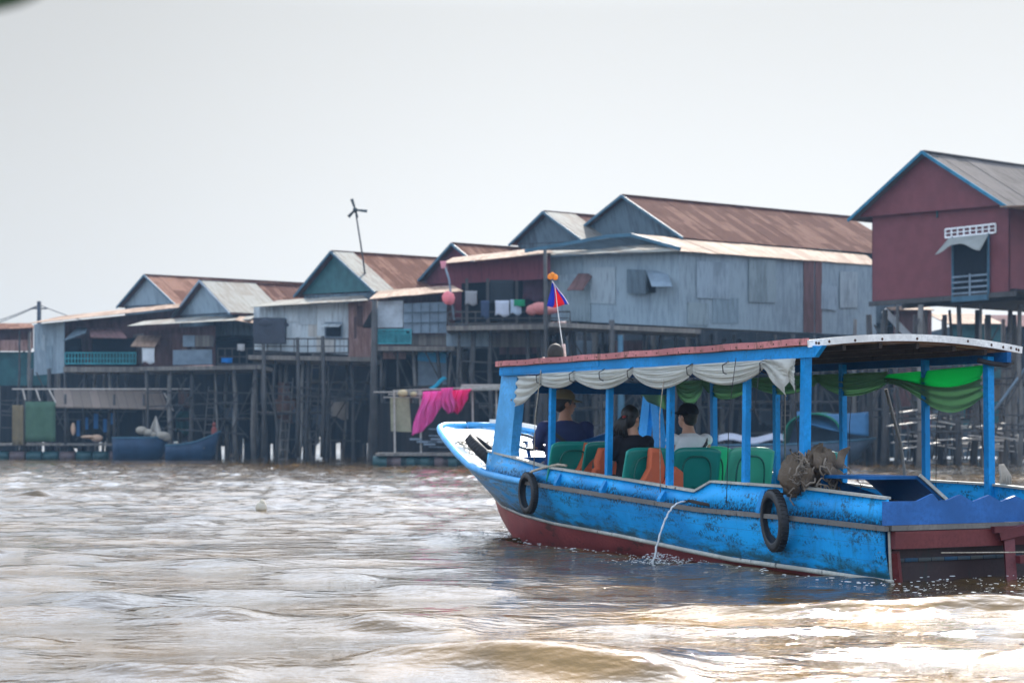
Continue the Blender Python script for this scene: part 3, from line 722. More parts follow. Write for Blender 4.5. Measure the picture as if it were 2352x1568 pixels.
mb.ell(c0, (.04, .04, .02)); mb.build('steering_wheel', plain('glossy_wheel', (.03, .03, .035), .12, 0, 0.8), boat)
# engine housing, open towards the stern
mb = MB()
def eb(u, v, a): b, z = tb(u, v, a); return (b, a, z)
for pq in (((.12, .93), (.62, .93)), ((.62, .93), (.98, .68))):
    (b0, z0), (b1, z1) = pq; mb.panel((b0, -.85, z0), (b1, -.85, z1), (b1, -.1, z1), (b0, -.1, z0), 0.03)
mb.panel((.12, -.12, .3), (.98, -.12, .3), (.98, -.12, .68), (.12, -.12, .93), .02)
eh = mb.build('engine_housing', M_dblue, boat)
mb = MB(); mb.bar((.63, -.87, .935), (1.0, -.87, .672), .02, .03); mb.build('edge_trim', M_palerail, eh)
mb = MB(); mb.box((.55, -.45, .42), (.5, .5, .35)); mb.ell((.5, -.6, .6), (.16, .2, .12)); mb.tube([(.35, -.6, .5), (.3, -.4, .75)], .04, 8); mb.build('engine', plain('engine_grease', (.02, .02, .022), .5), boat)
# lower side pipe
mb = MB(); q0 = BF.w(0, 0)
a1_, a2_ = na(1611), na(1641)
zp = BF.zz(1151, -.12, a1_)
mb.tube([(-.05, a2_, BF.zz(1160, -.1, a2_)), (-.12, a1_+.05, zp+.005), (-.19, a1_, zp)], .017, 8); mb.build('bilge_pipe', M_darkw, boat)

# water jet and splash
def bp(x, y, z=0): return BF.w(x, y, z)
jet = MB(); P = []
for i in range(26):
    t = i/25; hx = 0.62*t**0.72*0.5; z = zp*(1-t**2.0)
    P.append(bp(-.19-hx*1.05+.004*math.sin(i*2.3), a1_+.10*t+.006*math.sin(i*1.9), z))
jet.tube(P, [.005+.004*abs(math.sin(i*1.1))+.003*i/25 for i in range(26)], 7)
base = P[0].copy(); base.z = 0
M_foam = cloth('aerated_water', (.85, .88, .9), .35, .15, 20, .3, 'Object')
tag(jet.off(base).build('water_jet', M_foam, loc=base), 'thin arc of bilge water falling from the pipe in the hull side', 'water jet')
sp = MB(); rr = random.Random(4); e = P[-1]
for i in range(330):
    r_ = abs(rr.gauss(0, .20)); t = rr.uniform(0, 6.28); s_ = rr.uniform(.0015, .0045)
    h_ = max(0, rr.uniform(-.02, .11)*(1-r_/.5))
    sp.ell((e.x+r_*math.cos(t)*1.3+.05, e.y+r_*math.sin(t)*.8, .03+h_), (s_*rr.uniform(.8, 3.5), s_, s_*rr.uniform(.5, 1.2)), 6, 4)
b2 = Vector((e.x, e.y, 0)); tag(sp.off(b2).build('splash', M_foam, loc=b2), 'little splash of droplets where the bilge jet hits the river', 'splash', None, 'stuff')
fo = MB()
for i in range(260):
    u_ = rr.random()
    if i < 120: a = rr.uniform(-2.2, 7.2); lx = -.22-abs(rr.gauss(0, .10))-(.25 if a < 0 else 0) + max(0, (a-4.5))*.28
    elif i < 180: a = rr.gauss(7.25, .3); lx = .55+rr.gauss(0, .28)
    else: a = rr.uniform(-4.5, -1.3); lx = rr.uniform(-.4, 2.2)
    s_ = rr.uniform(.003, .009); p = bp(lx, a, .045+rr.uniform(0, .03)); fo.ell(p, (s_*rr.uniform(1, 3.5), s_*1.5, s_*.5), 6, 4)
for i in range(160):
    lx = rr.uniform(-.9, 2.6); a = -1.5-abs(rr.gauss(0, .8)); s_ = rr.uniform(.002, .006); p = bp(lx, a, .03+rr.uniform(0, .05)); fo.ell(p, (s_*rr.uniform(1, 4), s_*1.5, s_*.5), 6, 4)
fb = bp(0, 3); tag(fo.off(fb).build('foam', M_foam, loc=fb), 'white foam flecks along the waterline of the blue boat', 'foam', None, 'stuff')

# ------------------------------------------------------------------ things carried by the boat
def onboat(name, label, cat, x, y, z, rz=0.0, group=None):
    p = bp(x, y, z); return thing(name, label, cat, p, R(TH)+rz, group)
# tyres
def tyre(label, x, y, z, Rr, r, rx, rz, ry=0.0, squash=1.0):
    t = onboat('tyre_fender', label, 'tyre', x, y, z, 0, 'old tyres hung as fenders'); t.rotation_euler = (rx, ry, R(TH)+rz)
    mb = MB(); rs = []
    n, k = 36, 14
    for i in range(n):
        a = 2*math.pi*i/n; row = []
        for j in range(k):
            b = 2*math.pi*j/k; cr = math.cos(b); sr = math.sin(b)
            pr = Rr + r*(abs(cr)**.7*(1 if cr > 0 else -1))*1.0; pz = r*1.15*(abs(sr)**.7)*(1 if sr > 0 else -1)
            if cr < -.75: pr += 0.02
            row.append((0+pz, pr*math.cos(a), pr*math.sin(a)*squash))
        rs.append(row)
    rs.append(rs[0]); mb.rings(rs, cap=False); mb.build('tyre', M_rub, t)
    mb = MB()
    for i in range(44):
        a = 2*math.pi*i/44
        mb.bar((-r*.8, (Rr+r*.98)*math.cos(a), (Rr+r*.98)*math.sin(a)*squash), (r*.8, (Rr+r*.98)*math.cos(a+.06), (Rr+r*.98)*math.sin(a+.06)*squash), .012, .012, (0, math.cos(a), math.sin(a)))
    mb.build('tread', M_rub, t)
    return t
tyre('black tyre hung low on the stern quarter beside the net bundle', -.14, .25, BF.zz(1195, -.14, .25), .215, .043, 0, R(-14), R(-3), 1.12)
tyre('narrow black tyre hung on the bow quarter beneath the first post', -.13, 4.98, BF.zz(1132, -.13, 4.98), .19, .038, R(-12), R(-6), 0, 1.05)
t = tyre('black tyre lying edge-on over the white foredeck at the bow', .2, 7.0, 1.0, .255, .062, 0, 0, 0)
t.location = W(1118, 1041, 23.1); t.rotation_mode = 'QUATERNION'; t.rotation_quaternion = Vector((.66, -.10, .74)).to_track_quat('X', 'Z')
mb = MB(); mb.tube([bp(-.08, .22, .71), bp(-.12, .24, .70), bp(-.05, .15, .80), bp(.0, .0, .86)], .012, 6)
mb.build('x', M_drope); bpy.data.objects['x'].name = 'fender_rope'
tag(bpy.data.objects['fender_rope'], 'short black rope holding the stern tyre to the rail', 'rope', 'ropes of the tyre fenders')
mb = MB(); mb.tube([bp(-.12, 4.98, .84), bp(-.12, 4.9, .88), bp(-.05, 4.7, .93), bp(.02, 4.55, .96), bp(.04, 4.4, .95)], .016, 6)
o = mb.build('fender_rope', M_rope); tag(o, 'grey rope knotted over the rail above the bow quarter tyre', 'rope', 'ropes of the tyre fenders')
# bow rope tangle
mb = MB(); rr = random.Random(3)
P = []
for i in range(160):
    t = i*.37; P.append(bp(.62+.22*math.cos(t)+rr.uniform(-.05, .05), 7.45+.42*math.sin(t*.73)+rr.uniform(-.05, .05), 0))
for p in P:
    a = -(p.x-PX)*BF.s + (p.y-PY)*BF.c; p.z = ip(a, S_Z)-.035+rr.uniform(0, .07)
mb.tube(P, .007, 5); b0 = P[0].copy(); tag(mb.off(b0).build('rope_tangle', M_rope, loc=b0), 'tangled pale rope heaped on the white foredeck', 'rope')

# chairs (plastic shells with arched recess on the back)
def chair(label, x, y, z, col, wdt=.64, rz=0):
    t = onboat('boat_chair', label, 'chair', x, y, z, rz, 'green plastic chairs in rows on the boat')
    mb = MB()
    def shell(s_, t_):
        u = 2*s_-1; top = 1-abs(u)**5*.10*t_
        return (wdt/2*u*(1-.05*t_), -.02+.05*(1-u*u)-.10*t_, .0+.46*t_*top)
    mb.sheet(shell, 18, 10); mb.build('backrest', col, t, solid=.018)
    mb = MB(); arc = []
    for i in range(25):
        a = math.pi*i/24; X = .19*math.cos(a); arc.append(((abs(math.cos(a))**.6)*(1 if math.cos(a) > 0 else -1)*.19, -.075-.03*abs(math.sin(a))**.5, .06+.30*abs(math.sin(a))**.55))
    arc = [(.19, -.045, -.02)] + arc + [(-.19, -.045, -.02)]
    mb.tube(arc, .011, 6); mb.build('moulded_rib', MATS['dark_green_rib'], t)
    mb = MB(); mb.box((0, .19, -.05), (wdt*.92, .42, .035)); mb.build('seat', col, t)
    for sx in (-1, 1):
        for yy in (.0, .36):
            mb = MB(); mb.bar((sx*wdt*.27, yy, -.06), (sx*wdt*.27, yy+(.03 if yy else -.03), (-.46 if y < 4 else -.24)), .03, .03, (0, 1, 0)); mb.build('leg', col, t)
    return t
plain('dark_green_rib', (0.0, .10, .08), .5)
G1 = plain('green_plastic', (0.006, .25, .21), .35, 0, .5, .08, 3); G2 = plain('light_green_plastic', (.02, .48, .26), .35, 0, .5, .08, 3)
G3 = plain('sage_green_plastic', (.06, .38, .26), .4, 0, .5, .1, 3)
chair('green chair behind the woman in black, hung with an orange vest', .29, 3.15, .70, G1)
chair('dark green chair behind the man in the white top', .92, 3.18, .70, G1)
chair('pale sage green chair with open seat next to the fifth post', 1.62, 3.15, .70, G3)
chair('lighter green chair edge peeping between two chairs of the row', 1.34, 3.55, .71, G2)
chair('front row green chair by the near rail, orange vest over its right edge', .27, 4.72, .76, G1)
chair('front row green chair almost hidden behind an orange vest', .66, 4.62, .76, G1)
chair('rear green chair half hidden behind the net bundle', 1.95, 2.35, .66, G1)
# driver seat: part-less low bench back
t = onboat('helm_seat', 'blue wooden seat with high back behind the man in the khaki cap', 'seat', .5, 4.93, .5)
mb = MB(); mb.panel((-.36, -.05, 0), (.36, -.05, 0), (.33, -.12, .82), (-.33, -.12, .62), .04); mb.build('backrest', M_dblue, t)
mb = MB(); mb.box((0, .22, .27), (.7, .5, .05)); mb.box((0, .22, .12), (.62, .42, .24)); mb.build('seat', M_dblue, t)
# bench under the rear chairs
# life vests
def vest(label, x, y, z, pts, rz=0, th=.07, strap=True):
    t = onboat('life_vest', label, 'life vest', x, y, z, rz, 'orange life vests hung over the chairs')
    mb = MB(); c = Vector((sum(p[0] for p in pts)/len(pts), 0, sum(p[1] for p in pts)/len(pts))); n = len(pts)
    rs = []
    for (sc, yy) in ((.82, -th/2-.015), (.96, -th/2), (1.0, 0), (.96, th/2), (.82, th/2+.015)):
        rs.append([(c.x+(p[0]-c.x)*sc, yy, c.z+(p[1]-c.z)*sc) for p in pts])
    mb.rings(rs); mb.build('vest_shell', MATS['vest_orange'], t)
    if strap:
        zz = min(p[1] for p in pts)+.09; xs_ = [p[0] for p in pts]
        mb = MB(); mb.bar((min(xs_)-.01, -th/2-.025, zz), (max(xs_)+.01, -th/2-.02, zz-.015), .008, .03); mb.build('strap', M_drope, t)
    return t
cloth('vest_orange', (.72, .17, .08), 0.12, .75, 12, .4, 'Object')
shp = [(-.12, .0), (.20, .0), (.22, .3), (.17, .45), (.05, .47), (.04, .32), (-.04, .17), (-.15, .08)]
vest('orange vest draped over the near chair of the front row', .36, 4.62, .74, shp)
vest('small orange vest with a blue edge wedged between the front chairs', .42, 4.38, .64, [(-.10, 0), (.10, 0), (.11, .12), (.03, .26), (-.03, .28), (-.09, .14)], strap=False)
t = vest('wide orange vest covering the back of the second front chair', .64, 4.42, .70, [(-.2, 0), (.24, 0), (.26, .40), (.18, .44), (-.16, .45), (-.22, .3)], strap=False)
vest('long orange vest on the chair behind the woman in black', .22, 3.0, .65, [(-.14, 0), (.2, 0), (.22, .3), (.16, .50), (.04, .51), (.02, .3), (-.06, .17), (-.17, .09)])
vest('orange vest hidden half behind the third post from the bow', .46, 2.9, .60, [(-.1, 0), (.14, 0), (.14, .3), (.05, .36), (-.04, .26), (-.1, .14)], strap=True)
vest('faded orange vest by the net bundle with a bright red corner', 1.86, 2.2, .62, [(-.08, 0), (.1, 0), (.16, .3), (.1, .46), (-.02, .44), (.02, .25)], rz=.1, strap=False)
mb = MB(); mb.box((-.09, -.06, .07), (.11, .05, .13)); mb.build('reflective_patch', plain('bright_red_orange', (.95, .10, .02), .5), bpy.data.objects[t.name] if False else [o for o in bpy.data.objects if o.get('label', '').startswith('faded orange vest')][0])

# net bundle at the rear post
mb = MB(); rr = random.Random(9)
def lump(c, r, sd, nu=22, nv=14):
    r2 = random.Random(sd); ph = [(r2.uniform(0, 6.28), r2.uniform(2, 6), r2.uniform(2, 5)) for _ in range(6)]
    rs = []
    for i in range(nv+1):
        t = math.pi*(.02+.96*i/nv); row = []
        for k in range(nu):
            p = 2*math.pi*k/nu; q = 1+r2.uniform(-.035, .035)+sum(.07*math.sin(a_*p*1.0+b_*t*1.3+c_) for c_, a_, b_ in [(x[0], round(x[1]), x[2]) for x in ph])
            row.append((c[0]+r[0]*math.sin(t)*math.cos(p)*q, c[1]+r[1]*math.sin(t)*math.sin(p)*q, c[2]-r[2]*math.cos(t)*q))
        rs.append(row)
    mb.rings(rs)
lump((.10, .05, .02), (.22, .17, .17), 1); lump((-.10, .0, -.03), (.16, .16, .17), 2); lump((.20, .0, .0), (.13, .14, .21), 3); lump((.02, -.06, .09), (.14, .1, .1), 4)
sackm = cloth('old_brown_netting', (.15, .115, .085), .1, .9, 22, 1.0, 'Object')
t = onboat('net_bundle', 'brown bundle of old fishing net and sacking lashed around the rear post', 'net bundle', .06, .04, .955)
mb.build('net_sack', sackm, t)
mb = MB()
for i in range(44):
    p0 = Vector((rr.uniform(-.27, .3), rr.uniform(-.22, -.12), rr.uniform(-.15, .2))); P = [p0]
    for k in range(6): P.append(P[-1]+Vector((rr.uniform(-.06, .06), rr.uniform(-.015, .015), rr.uniform(-.07, .04))))
    mb.tube(P, rr.uniform(.004, .010), 5)
mb.build('loose_strand', M_rope if False else plain('grey_brown_cord', (.20, .165, .13), .9), t)
mb = MB()
for (cx_, ang) in ((.05, -.3), (.05, 2.6), (.12, -1.2), (-.1, -1.9), (-.05, 1.2), (.2, .9)):
    mb.sheet(lambda s_, t_: (cx_+.24*s_*math.cos(ang)-.05*(2*t_-1)*math.sin(ang)*math.sin(math.pi*(s_*.8+.2)), -.19-.02*math.sin(8*s_), .05+.24*s_*math.sin(ang)+.06*(2*t_-1)*math.cos(ang)*math.sin(math.pi*(s_*.8+.2))), 10, 6)
mb.build('rag_flap', sackm, t, solid=.004)
mb = MB(); mb.tube([(-.09, -.12, .16), (-.02, -.15, .165), (.05, -.12, .16)], .006, 5); mb.tube([(-.1, -.12, .08), (0, -.16, .075), (.06, -.12, .08)], .006, 5); mb.build('lashing', M_drope, t)

# rag at far rear post
t = onboat('hanging_rag', 'pale rag knotted to the far rear canopy post', 'rag', 2.36, -.05, .74)
mb = MB()
for i in range(7):
    x = -.03+.02*i; mb.tube([(x*.4, 0, .27), (x+.02, -.02, .15), (x*1.4+.02, 0, .0+.03*i % .07)], [.008, .014, .006], 6)
mb.build('rag_strands', cloth('pale_rag', (.45, .4, .34), .2), t)

# flag on the roof
fp = bp(.8, 5.72, 2.19)
t = thing('flag_pole', 'thin leaning rod on the canopy roof with a blue and red flag and orange pompom', 'flag', fp)
def fl(u, v, Y=22.45): return W(u, v, Y)-fp
mb = MB(); mb.tube([fl(1298, 829), fl(1294, 790)], .022, 8); mb.build('pole_socket', M_pink if False else plain('pinkish_pipe', (.55, .38, .33), .6), t)
mb = MB(); mb.tube([fl(1296, 815), fl(1289, 770), fl(1281, 712), fl(1275, 660), fl(1268, 645)], .006, 6); mb.build('rod', M_white, t)
def flagf(s_, t_):
    top_ = Vector((1269, 645)); L = Vector((1255+3*math.sin(3*t_), 703)); Rr_ = Vector((1307, 702))
    e0 = top_.lerp(L, t_); e1 = top_.lerp(Rr_, t_); p = e0.lerp(e1, s_)
    if t_ < .99: p.x += 1.5*math.sin(7*t_+3*s_)*t_
    q = fl(p.x, p.y+3*math.sin(5*s_)*t_); q.y += .05*math.sin(9*s_+4*t_)*t_; return q
MF = {}
for nm, c in (('flag_blue', (.02, .05, .45)), ('flag_red', (.75, .05, .07)), ('flag_pale', (.8, .75, .85))): MF[nm] = cloth(nm, c, .45, .6, 10, .2, 'Object')
def strip(nm, s0, s1, part):
    mb = MB(); mb.sheet(lambda s_, t_: flagf((s0[0]*(1-t_)+s0[1]*t_)*(1-s_)+(s1[0]*(1-t_)+s1[1]*t_)*s_, max(.02, t_)), 8, 12); mb.build(part, MF[nm], t, solid=.003)
strip('flag_blue', (0, 0), (.62, .28), 'blue_stripe'); strip('flag_red', (.62, .28), (.80, .80), 'red_field'); strip('flag_blue', (.80, .80), (.93, .96), 'blue_stripe'); strip('flag_pale', (.93, .96), (1, 1), 'pale_border')
mb = MB(); mb.ell(fl(1264, 635), (.035, .03, .035), jit=.12); mb.ell(fl(1275, 636), (.038, .03, .034), jit=.12); mb.ell(fl(1269, 631), (.03, .03, .03), jit=.12)
mb.build('pompom', cloth('orange_wool', (.9, .42, .10), .4, .9, 30, .8, 'Object'), t)
pb = bp(.7, 5.8, 2.19)
t = thing('round_float', 'dark round ball poking above the front of the pink roof edge', 'float', pb)
mb = MB(); mb.ell((0, 0, .10), (.10, .10, .115), 18, 12); mb.build('ball', plain('dark_brown_ball', (.012, .008, .006), .7), t)
mb = MB(); mb.tube([(-.16, -.02, .03), (-.11, -.02, .02)], .02, 8); mb.build('plug', plain('pale_plug', (.6, .35, .28), .6), t)

# ------------------------------------------------------------------ people
def remesh(o, vox=.008, sm=4):
    md = o.modifiers.new('remesh', 'REMESH'); md.mode = 'VOXEL'; md.voxel_size = vox; md.use_smooth_shade = True
    s2 = o.modifiers.new('smooth', 'SMOOTH'); s2.iterations = sm; s2.factor = .6
def er(c, rx, ry, n=18): return [(c[0]+rx*math.cos(2*math.pi*k/n), c[1]+ry*math.sin(2*math.pi*k/n), c[2]) for k in range(n)]
def hand(mb, w_, d, up, s):
    """palm, four fingers, thumb; w_ wrist, d direction, up back-of-hand normal, s side (+1/-1)"""
    d = Vector(d).normalized(); up = Vector(up); up = (up-d*up.dot(d)).normalized(); sd = d.cross(up)*s; w_ = Vector(w_)
    mb.tube([w_-d*.02, w_+d*.02, w_+d*.05, w_+d*.085], [.024, .027, .03, .026], 8)
    mb.tube([w_+d*.03+sd*.02, w_+d*.08+sd*.026], [.02, .017], 8); mb.tube([w_+d*.03-sd*.02, w_+d*.08-sd*.026], [.02, .017], 8)
    for k, L in enumerate((.066, .076, .07, .055)):
        b = w_+d*.08+sd*(.03-.02*k); m1 = b+d*L*.5-up*.008; e_ = m1+d*L*.38-up*.028
        mb.tube([b, m1, e_], [.0095, .009, .0075], 7)
    b = w_+d*.03+sd*.032; mb.tube([b, b+sd*.028+d*.022, b+sd*.034+d*.05-up*.012], [.012, .011, .009], 7)
def person(label, x, y, z, rz, sc, skin, shirt_m, trou_m, head_yaw=0.0, sleeve=1.0, kind='cap', hat_m=None, tilt=0.0, build=1.0, strapd=None, armf=0.0, sl_col=None):
    t = onboat('person', label, 'person', x, y, z, rz); t.scale = (sc, sc, sc)
    B = build; mb = MB()
    SH = .185*B
    # torso, neck
    mb.rings([er((0, -.0, .0), .15*B, .12), er((0, 0, .1), .165*B, .125), er((0, .0, .25), .14*B, .105), er((0, -.01, .4), .155*B, .11), er((0, -.02, .5), .165*B, .105), er((0, -.02, .555), .13*B, .085), er((0, -.01, .60), .075, .07), er((0, .0, .66), .06, .06), er((0, .015, .72), .056, .06)])
    arms = []
    for s in (-1, 1):
        hip = (s*.085, 0, .05); kn = (s*.12, .44, .10); an = (s*.12, .40, -.33)
        mb.tube([hip, (s*.10, .2, .085), kn], [.095, .085, .062], 12); mb.tube([kn, (s*.12, .42, -.1), an], [.06, .055, .036], 12)
        mb.tube([an, (s*.12, .46, -.385), (s*.125, .58, -.39)], [.04, .042, .03], 10)
        sh = Vector((s*(SH-.01), -.02, .525)); el = Vector((s*(SH+.055), .05+armf*.10, .27+armf*.08)); wr = Vector((s*(.15-.02*armf), .27+armf*.12, .17+armf*.16))
        mb.ell(sh, (.062*B, .06, .06)); mb.tube([sh, sh.lerp(el, .5), el], [.054*B, .046*B, .038], 12); mb.tube([el, el.lerp(wr, .4), wr], [.038, .036, .024], 12)
        hand(mb, wr, (wr-el).normalized()+Vector((0, .3, -.2)), (0, 0, 1), -s)
        arms.append((sh, el, wr))
    hm = Matrix.Translation((0, .02, .765)) @ Matrix.Scale(1.13, 4) @ Matrix.Rotation(head_yaw, 4, 'Z') @ Matrix.Rotation(tilt, 4, 'X')
    hp = lambda *p: hm @ Vector(p)
    def hell(c, r, mbx=None, nu=18, nv=12, a=1.0):
        q = MB(); q.ell(c, r, nu, nv); q.v = [hm @ p for p in q.v]; k = mbx or mb; i = len(k.v)
        k.v += q.v; k.f += [tuple(i+j for j in f) for f in q.f]; k.uv += q.uv; k.sm += q.sm
    hell((0, -.01, .035), (.077, .094, .092)); hell((0, .03, -.035), (.058, .062, .072)); hell((0, .06, -.07), (.03, .028, .024))
    q = [hp(0, .088, .02), hp(0, .108, -.012), hp(0, .098, -.022)]; mb.tube(q, [.009, .014, .011], 8)
    for s in (-1, 1): hell((s*.077, -.005, -.005), (.011, .02, .03)); hell((s*.03, .078, .03), (.02, .014, .008))
    hell((0, .092, -.048), (.024, .010, .008))
    b_ = mb.build('body', skin, t); remesh(b_)
    mb = MB()
    for s in (-1, 1): hell((s*.03, .088, .014), (.012, .008, .007), mb)
    mb.build('eye', plain('dark_eye', (.02, .015, .012), .2), t)
    # shirt
    mb = MB(); g = .018
    mb.rings([er((0, 0, .02), .155*B+g, .125+g), er((0, 0, .12), .17*B+g, .13+g), er((0, 0, .26), .155*B+g, .115+g), er((0, -.01, .4), .165*B+g, .115+g), er((0, -.02, .5), .172*B+g, .112+g), er((0, -.02, .555), .14*B+g, .09+g), er((0, -.015, .60), .072, .07)])
    for (sh, el, wr) in arms:
        mb.ell(sh, (.066*B+g*.6, .062+g*.6, .06+g*.6))
        if sleeve >= .5:
            mb.tube([sh, sh.lerp(el, .5), sh.lerp(el, .95 if sleeve > .9 else .75)], [.06*B+g*.6, .056*B+g*.5, .052+g*.4], 12)
        if sleeve > 1.2: mb.tube([el, el.lerp(wr, .9)], [.05, .036], 12)
    o_ = mb.build('shirt', shirt_m, t); remesh(o_, .010, 5)
    mb = MB(); mb.rings([er((0, 0, -.01), .16*B, .135), er((0, 0, .08), .175*B, .14), er((0, 0, .14), .16*B, .125)])
    for s in (-1, 1):
        mb.tube([(s*.085, 0, .05), (s*.10, .2, .085), (s*.12, .44, .10)], [.105, .096, .075], 12); mb.tube([(s*.12, .44, .10), (s*.12, .42, -.1), (s*.12, .405, -.30)], [.072, .066, .052], 12)
    o_ = mb.build('trousers', trou_m, t); remesh(o_, .012, 3)
    mb = MB()
    for s in (-1, 1): mb.tube([(s*.12, .37, -.375), (s*.12, .46, -.38), (s*.125, .60, -.395)], [.05, .052, .04], 10)
    mb.build('shoe', plain('dark_shoe', (.03, .03, .03), .6), t)
    # hair
    mb = MB(); hell((0, -.018, .04), (.084, .096, .095), mb); 
    if kind == 'woman':
        hell((0, -.05, .0), (.078, .07, .09), mb)
        rr2 = random.Random(5)
        for i in range(34):
            sx = rr2.uniform(-.05, .05); 
            P = [hp(sx*.5, -.10, .03), hp(sx-.02, -.135, -.03), hp(sx*1.4-.045, -.13+rr2.uniform(-.02, .02), -.10), hp(sx*1.6-.06+rr2.uniform(-.03, .03), -.11, -.17-rr2.uniform(0, .06))]
            mb.tube(P, [.014, .016, .012, .003], 6)
    else: hell((0, -.045, -.01), (.070, .060, .07), mb)
    # keep the face free: squeeze hair verts that lie in front of the face
    hi_ = hm.inverted(); v2 = []
    for p in mb.v:
        q = hi_ @ p
        if q.y > .052 and q.z < .085: q.y = .04 if q.z > .05 else .02; q.x *= .8
        v2.append(hm @ q)
    mb.v = v2; mb.build('hair', M_hair, t)
    if kind == 'woman':
        mb = MB(); hell((0, -.115, .02), (.022, .016, .016), mb); mb.build('hair_tie', plain('dark_red_tie', (.2, .02, .02), .7), t)
    if hat_m:
        mb = MB(); rs = []
        for i in range(9):
            a = i/8*math.pi/2; rr_ = math.cos(a)**.75 if i < 8 else .02
            rs.append([hp(.093*rr_*math.cos(2*math.pi*k/22), -.012+.108*rr_*math.sin(2*math.pi*k/22), .045+.10*math.sin(a)) for k in range(22)])
        mb.rings(rs); cap = mb.build('cap', hat_m, t)
        mb = MB(); by = 1
        ang = {'cap': 0.0, 'capside': 1.15}.get(kind, 0)
        def brim(s_, t_):
            th = (s_-.5)*2.1+math.pi/2+ang; r0 = .105; ext = .075*t_*math.cos((s_-.5)*2.6)
            return hp((r0-.012+ext)*math.cos(th), -.012+(r0+ext)*math.sin(th), .05-.012*t_-.02*abs(s_-.5)*t_)
        mb.sheet(brim, 12, 4); mb.build('brim', hat_m, cap, solid=.006)
    if strapd:
        mb = MB(); P = []
        for i in range(25):
            a = 2*math.pi*i/24; zz_ = .34+.22*math.cos(a)*strapd
            rx = np.interp(zz_, [.1, .26, .4, .5, .56, .6], [.19, .177, .187, .194, .165, .12])*B+.012; ry = np.interp(zz_, [.1, .26, .4, .5, .56, .6], [.15, .137, .14, .135, .115, .09])+.010
            P.append(Vector((rx*math.cos(a), -.01+ry*math.sin(a), zz_)))
        for p, q in zip(P[:-1], P[1:]):
            mb.bar(p, q, .010, .034)
        mb.build('bag_strap', plain('black_strap', (.012, .013, .018), .7), t)
    return t, hp
navy = cloth('navy_shirt', (.03, .04, .11), 0, .85, 7, .5, 'Object'); blk = cloth('black_shirt', (.012, .011, .016), 0, .8, 7, .4, 'Object')
wht = cloth('white_vest', (.90, .91, .93), 0, .85, 6, .5, 'Object'); jeans = cloth('dark_trousers', (.03, .035, .06), 0, .9, 8, .4, 'Object')
khaki = cloth('khaki_cap', (.20, .165, .095), 0, .9, 12, .3, 'Object'); bcap = cloth('black_cap', (.010, .010, .014), 0, .8, 12, .3, 'Object')
t, hp = person('man in khaki cap and navy shirt with diagonal strap, seated behind the steering wheel', .47, 5.17, .79, R(-18), 1.13, M_skin, navy, jeans, R(-80), 1.4, 'cap', khaki, R(-4), 1.22, -1, armf=.8)
mb = MB()
for s in (-1, 1):
    ring = [hp(s*.033+.024*math.cos(a_*.5), .104, .018+.018*math.sin(a_*.5)) for a_ in range(13)]; mb.tube(ring, .003, 5)
    mb.tube([hp(s*.058, .10, .02), hp(s*.085, .0, .012)], .003, 5)
mb.build('glasses', plain('glasses_frame', (.02, .02, .02), .3), t)
person('woman in a black shirt with a dark ponytail, seated with her back to the camera', .36, 3.52, .68, R(-4), 1.03, M_skin2, blk, jeans, R(-62), .8, 'woman', None, 0, 1.0)
person('man in a white sleeveless top and black cap with a dark strap across his back', 1.10, 3.52, .70, R(0), 1.03, M_skin2, wht, jeans, R(12), .3, 'capside', bcap, R(6), 1.18, 1)
bench = onboat('passenger_bench', 'long blue wooden bench under the seated passengers', 'bench', 1.15, 3.7, .2)
mb = MB(); mb.box((0, 0, .44), (1.95, .42, .05)); mb.build('seat', M_dblue, bench)
for xx in (-.9, 0, .9):
    mb = MB(); mb.box((xx, 0, .225), (.06, .36, .38)); mb.build('leg', M_dblue, bench)

# ------------------------------------------------------------------ background materials
C_rust = corr('rusty_roof', (.24, .125, .085), (.12, .05, .03), .55, .076, .7, spread=.38)
C_rust2 = corr('brown_red_roof', (.19, .10, .07), (.10, .042, .028), .6, .076, .7, spread=.38)
C_pale = corr('pale_tin_roof', (.235, .235, .21), (.17, .145, .12), .45, .076, .38, spread=.3)
C_tanr = corr('tan_tin_roof', (.35, .245, .18), (.21, .13, .085), .5, .076, .38, spread=.3)
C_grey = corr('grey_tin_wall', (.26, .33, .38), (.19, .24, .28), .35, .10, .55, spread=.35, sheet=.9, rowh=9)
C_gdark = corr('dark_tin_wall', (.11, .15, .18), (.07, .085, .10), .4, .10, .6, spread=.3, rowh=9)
C_white = corr('white_tin_wall', (.68, .76, .80), (.42, .47, .50), .40, .09, .45, spread=.35, sheet=.8, rowh=9)
C_pinkw = corr('pinkish_tin_wall', (.42, .27, .24), (.25, .15, .13), .5, .09, .6, spread=.3, rowh=9)
C_redw = corr('maroon_tin_wall', (.15, .045, .055), (.10, .035, .045), .45, .10, .6, spread=.2, rowh=9)
C_brn = corr('brown_tin_wall', (.18, .10, .095), (.11, .065, .06), .5, .10, .65, spread=.3, rowh=9)
P_maroon = paint('maroon_board', (.155, .036, .042), (.09, .03, .04), .18, 2.0, .7, (1, 1, .6), .12)
P_teal = paint('teal_board', (.015, .09, .10), (.02, .04, .05), .3, 2, .7)
P_turq = paint('turquoise_rail', (.03, .28, .33), (.03, .1, .12), .3, 4, .6)
P_bluej = paint('bright_blue_trim', (.03, .17, .28), (.05, .1, .14), .3, 4, .7, spec=.1)
P_bluew = paint('blue_trim', (.035, .11, .17), (.05, .1, .14), .3, 4, .6)
P_panel = paint('blue_grey_panel', (.18, .24, .30), (.09, .12, .15), .35, 1.5, .7, (1, 1, 1))
P_wpanel = paint('white_blue_panel', (.52, .58, .64), (.35, .38, .42), .25, 1.5, .6, (1, 1, 1))
P_plank = plank('grey_planks', (.12, .11, .10), (.20, .18, .16), .2, 0)
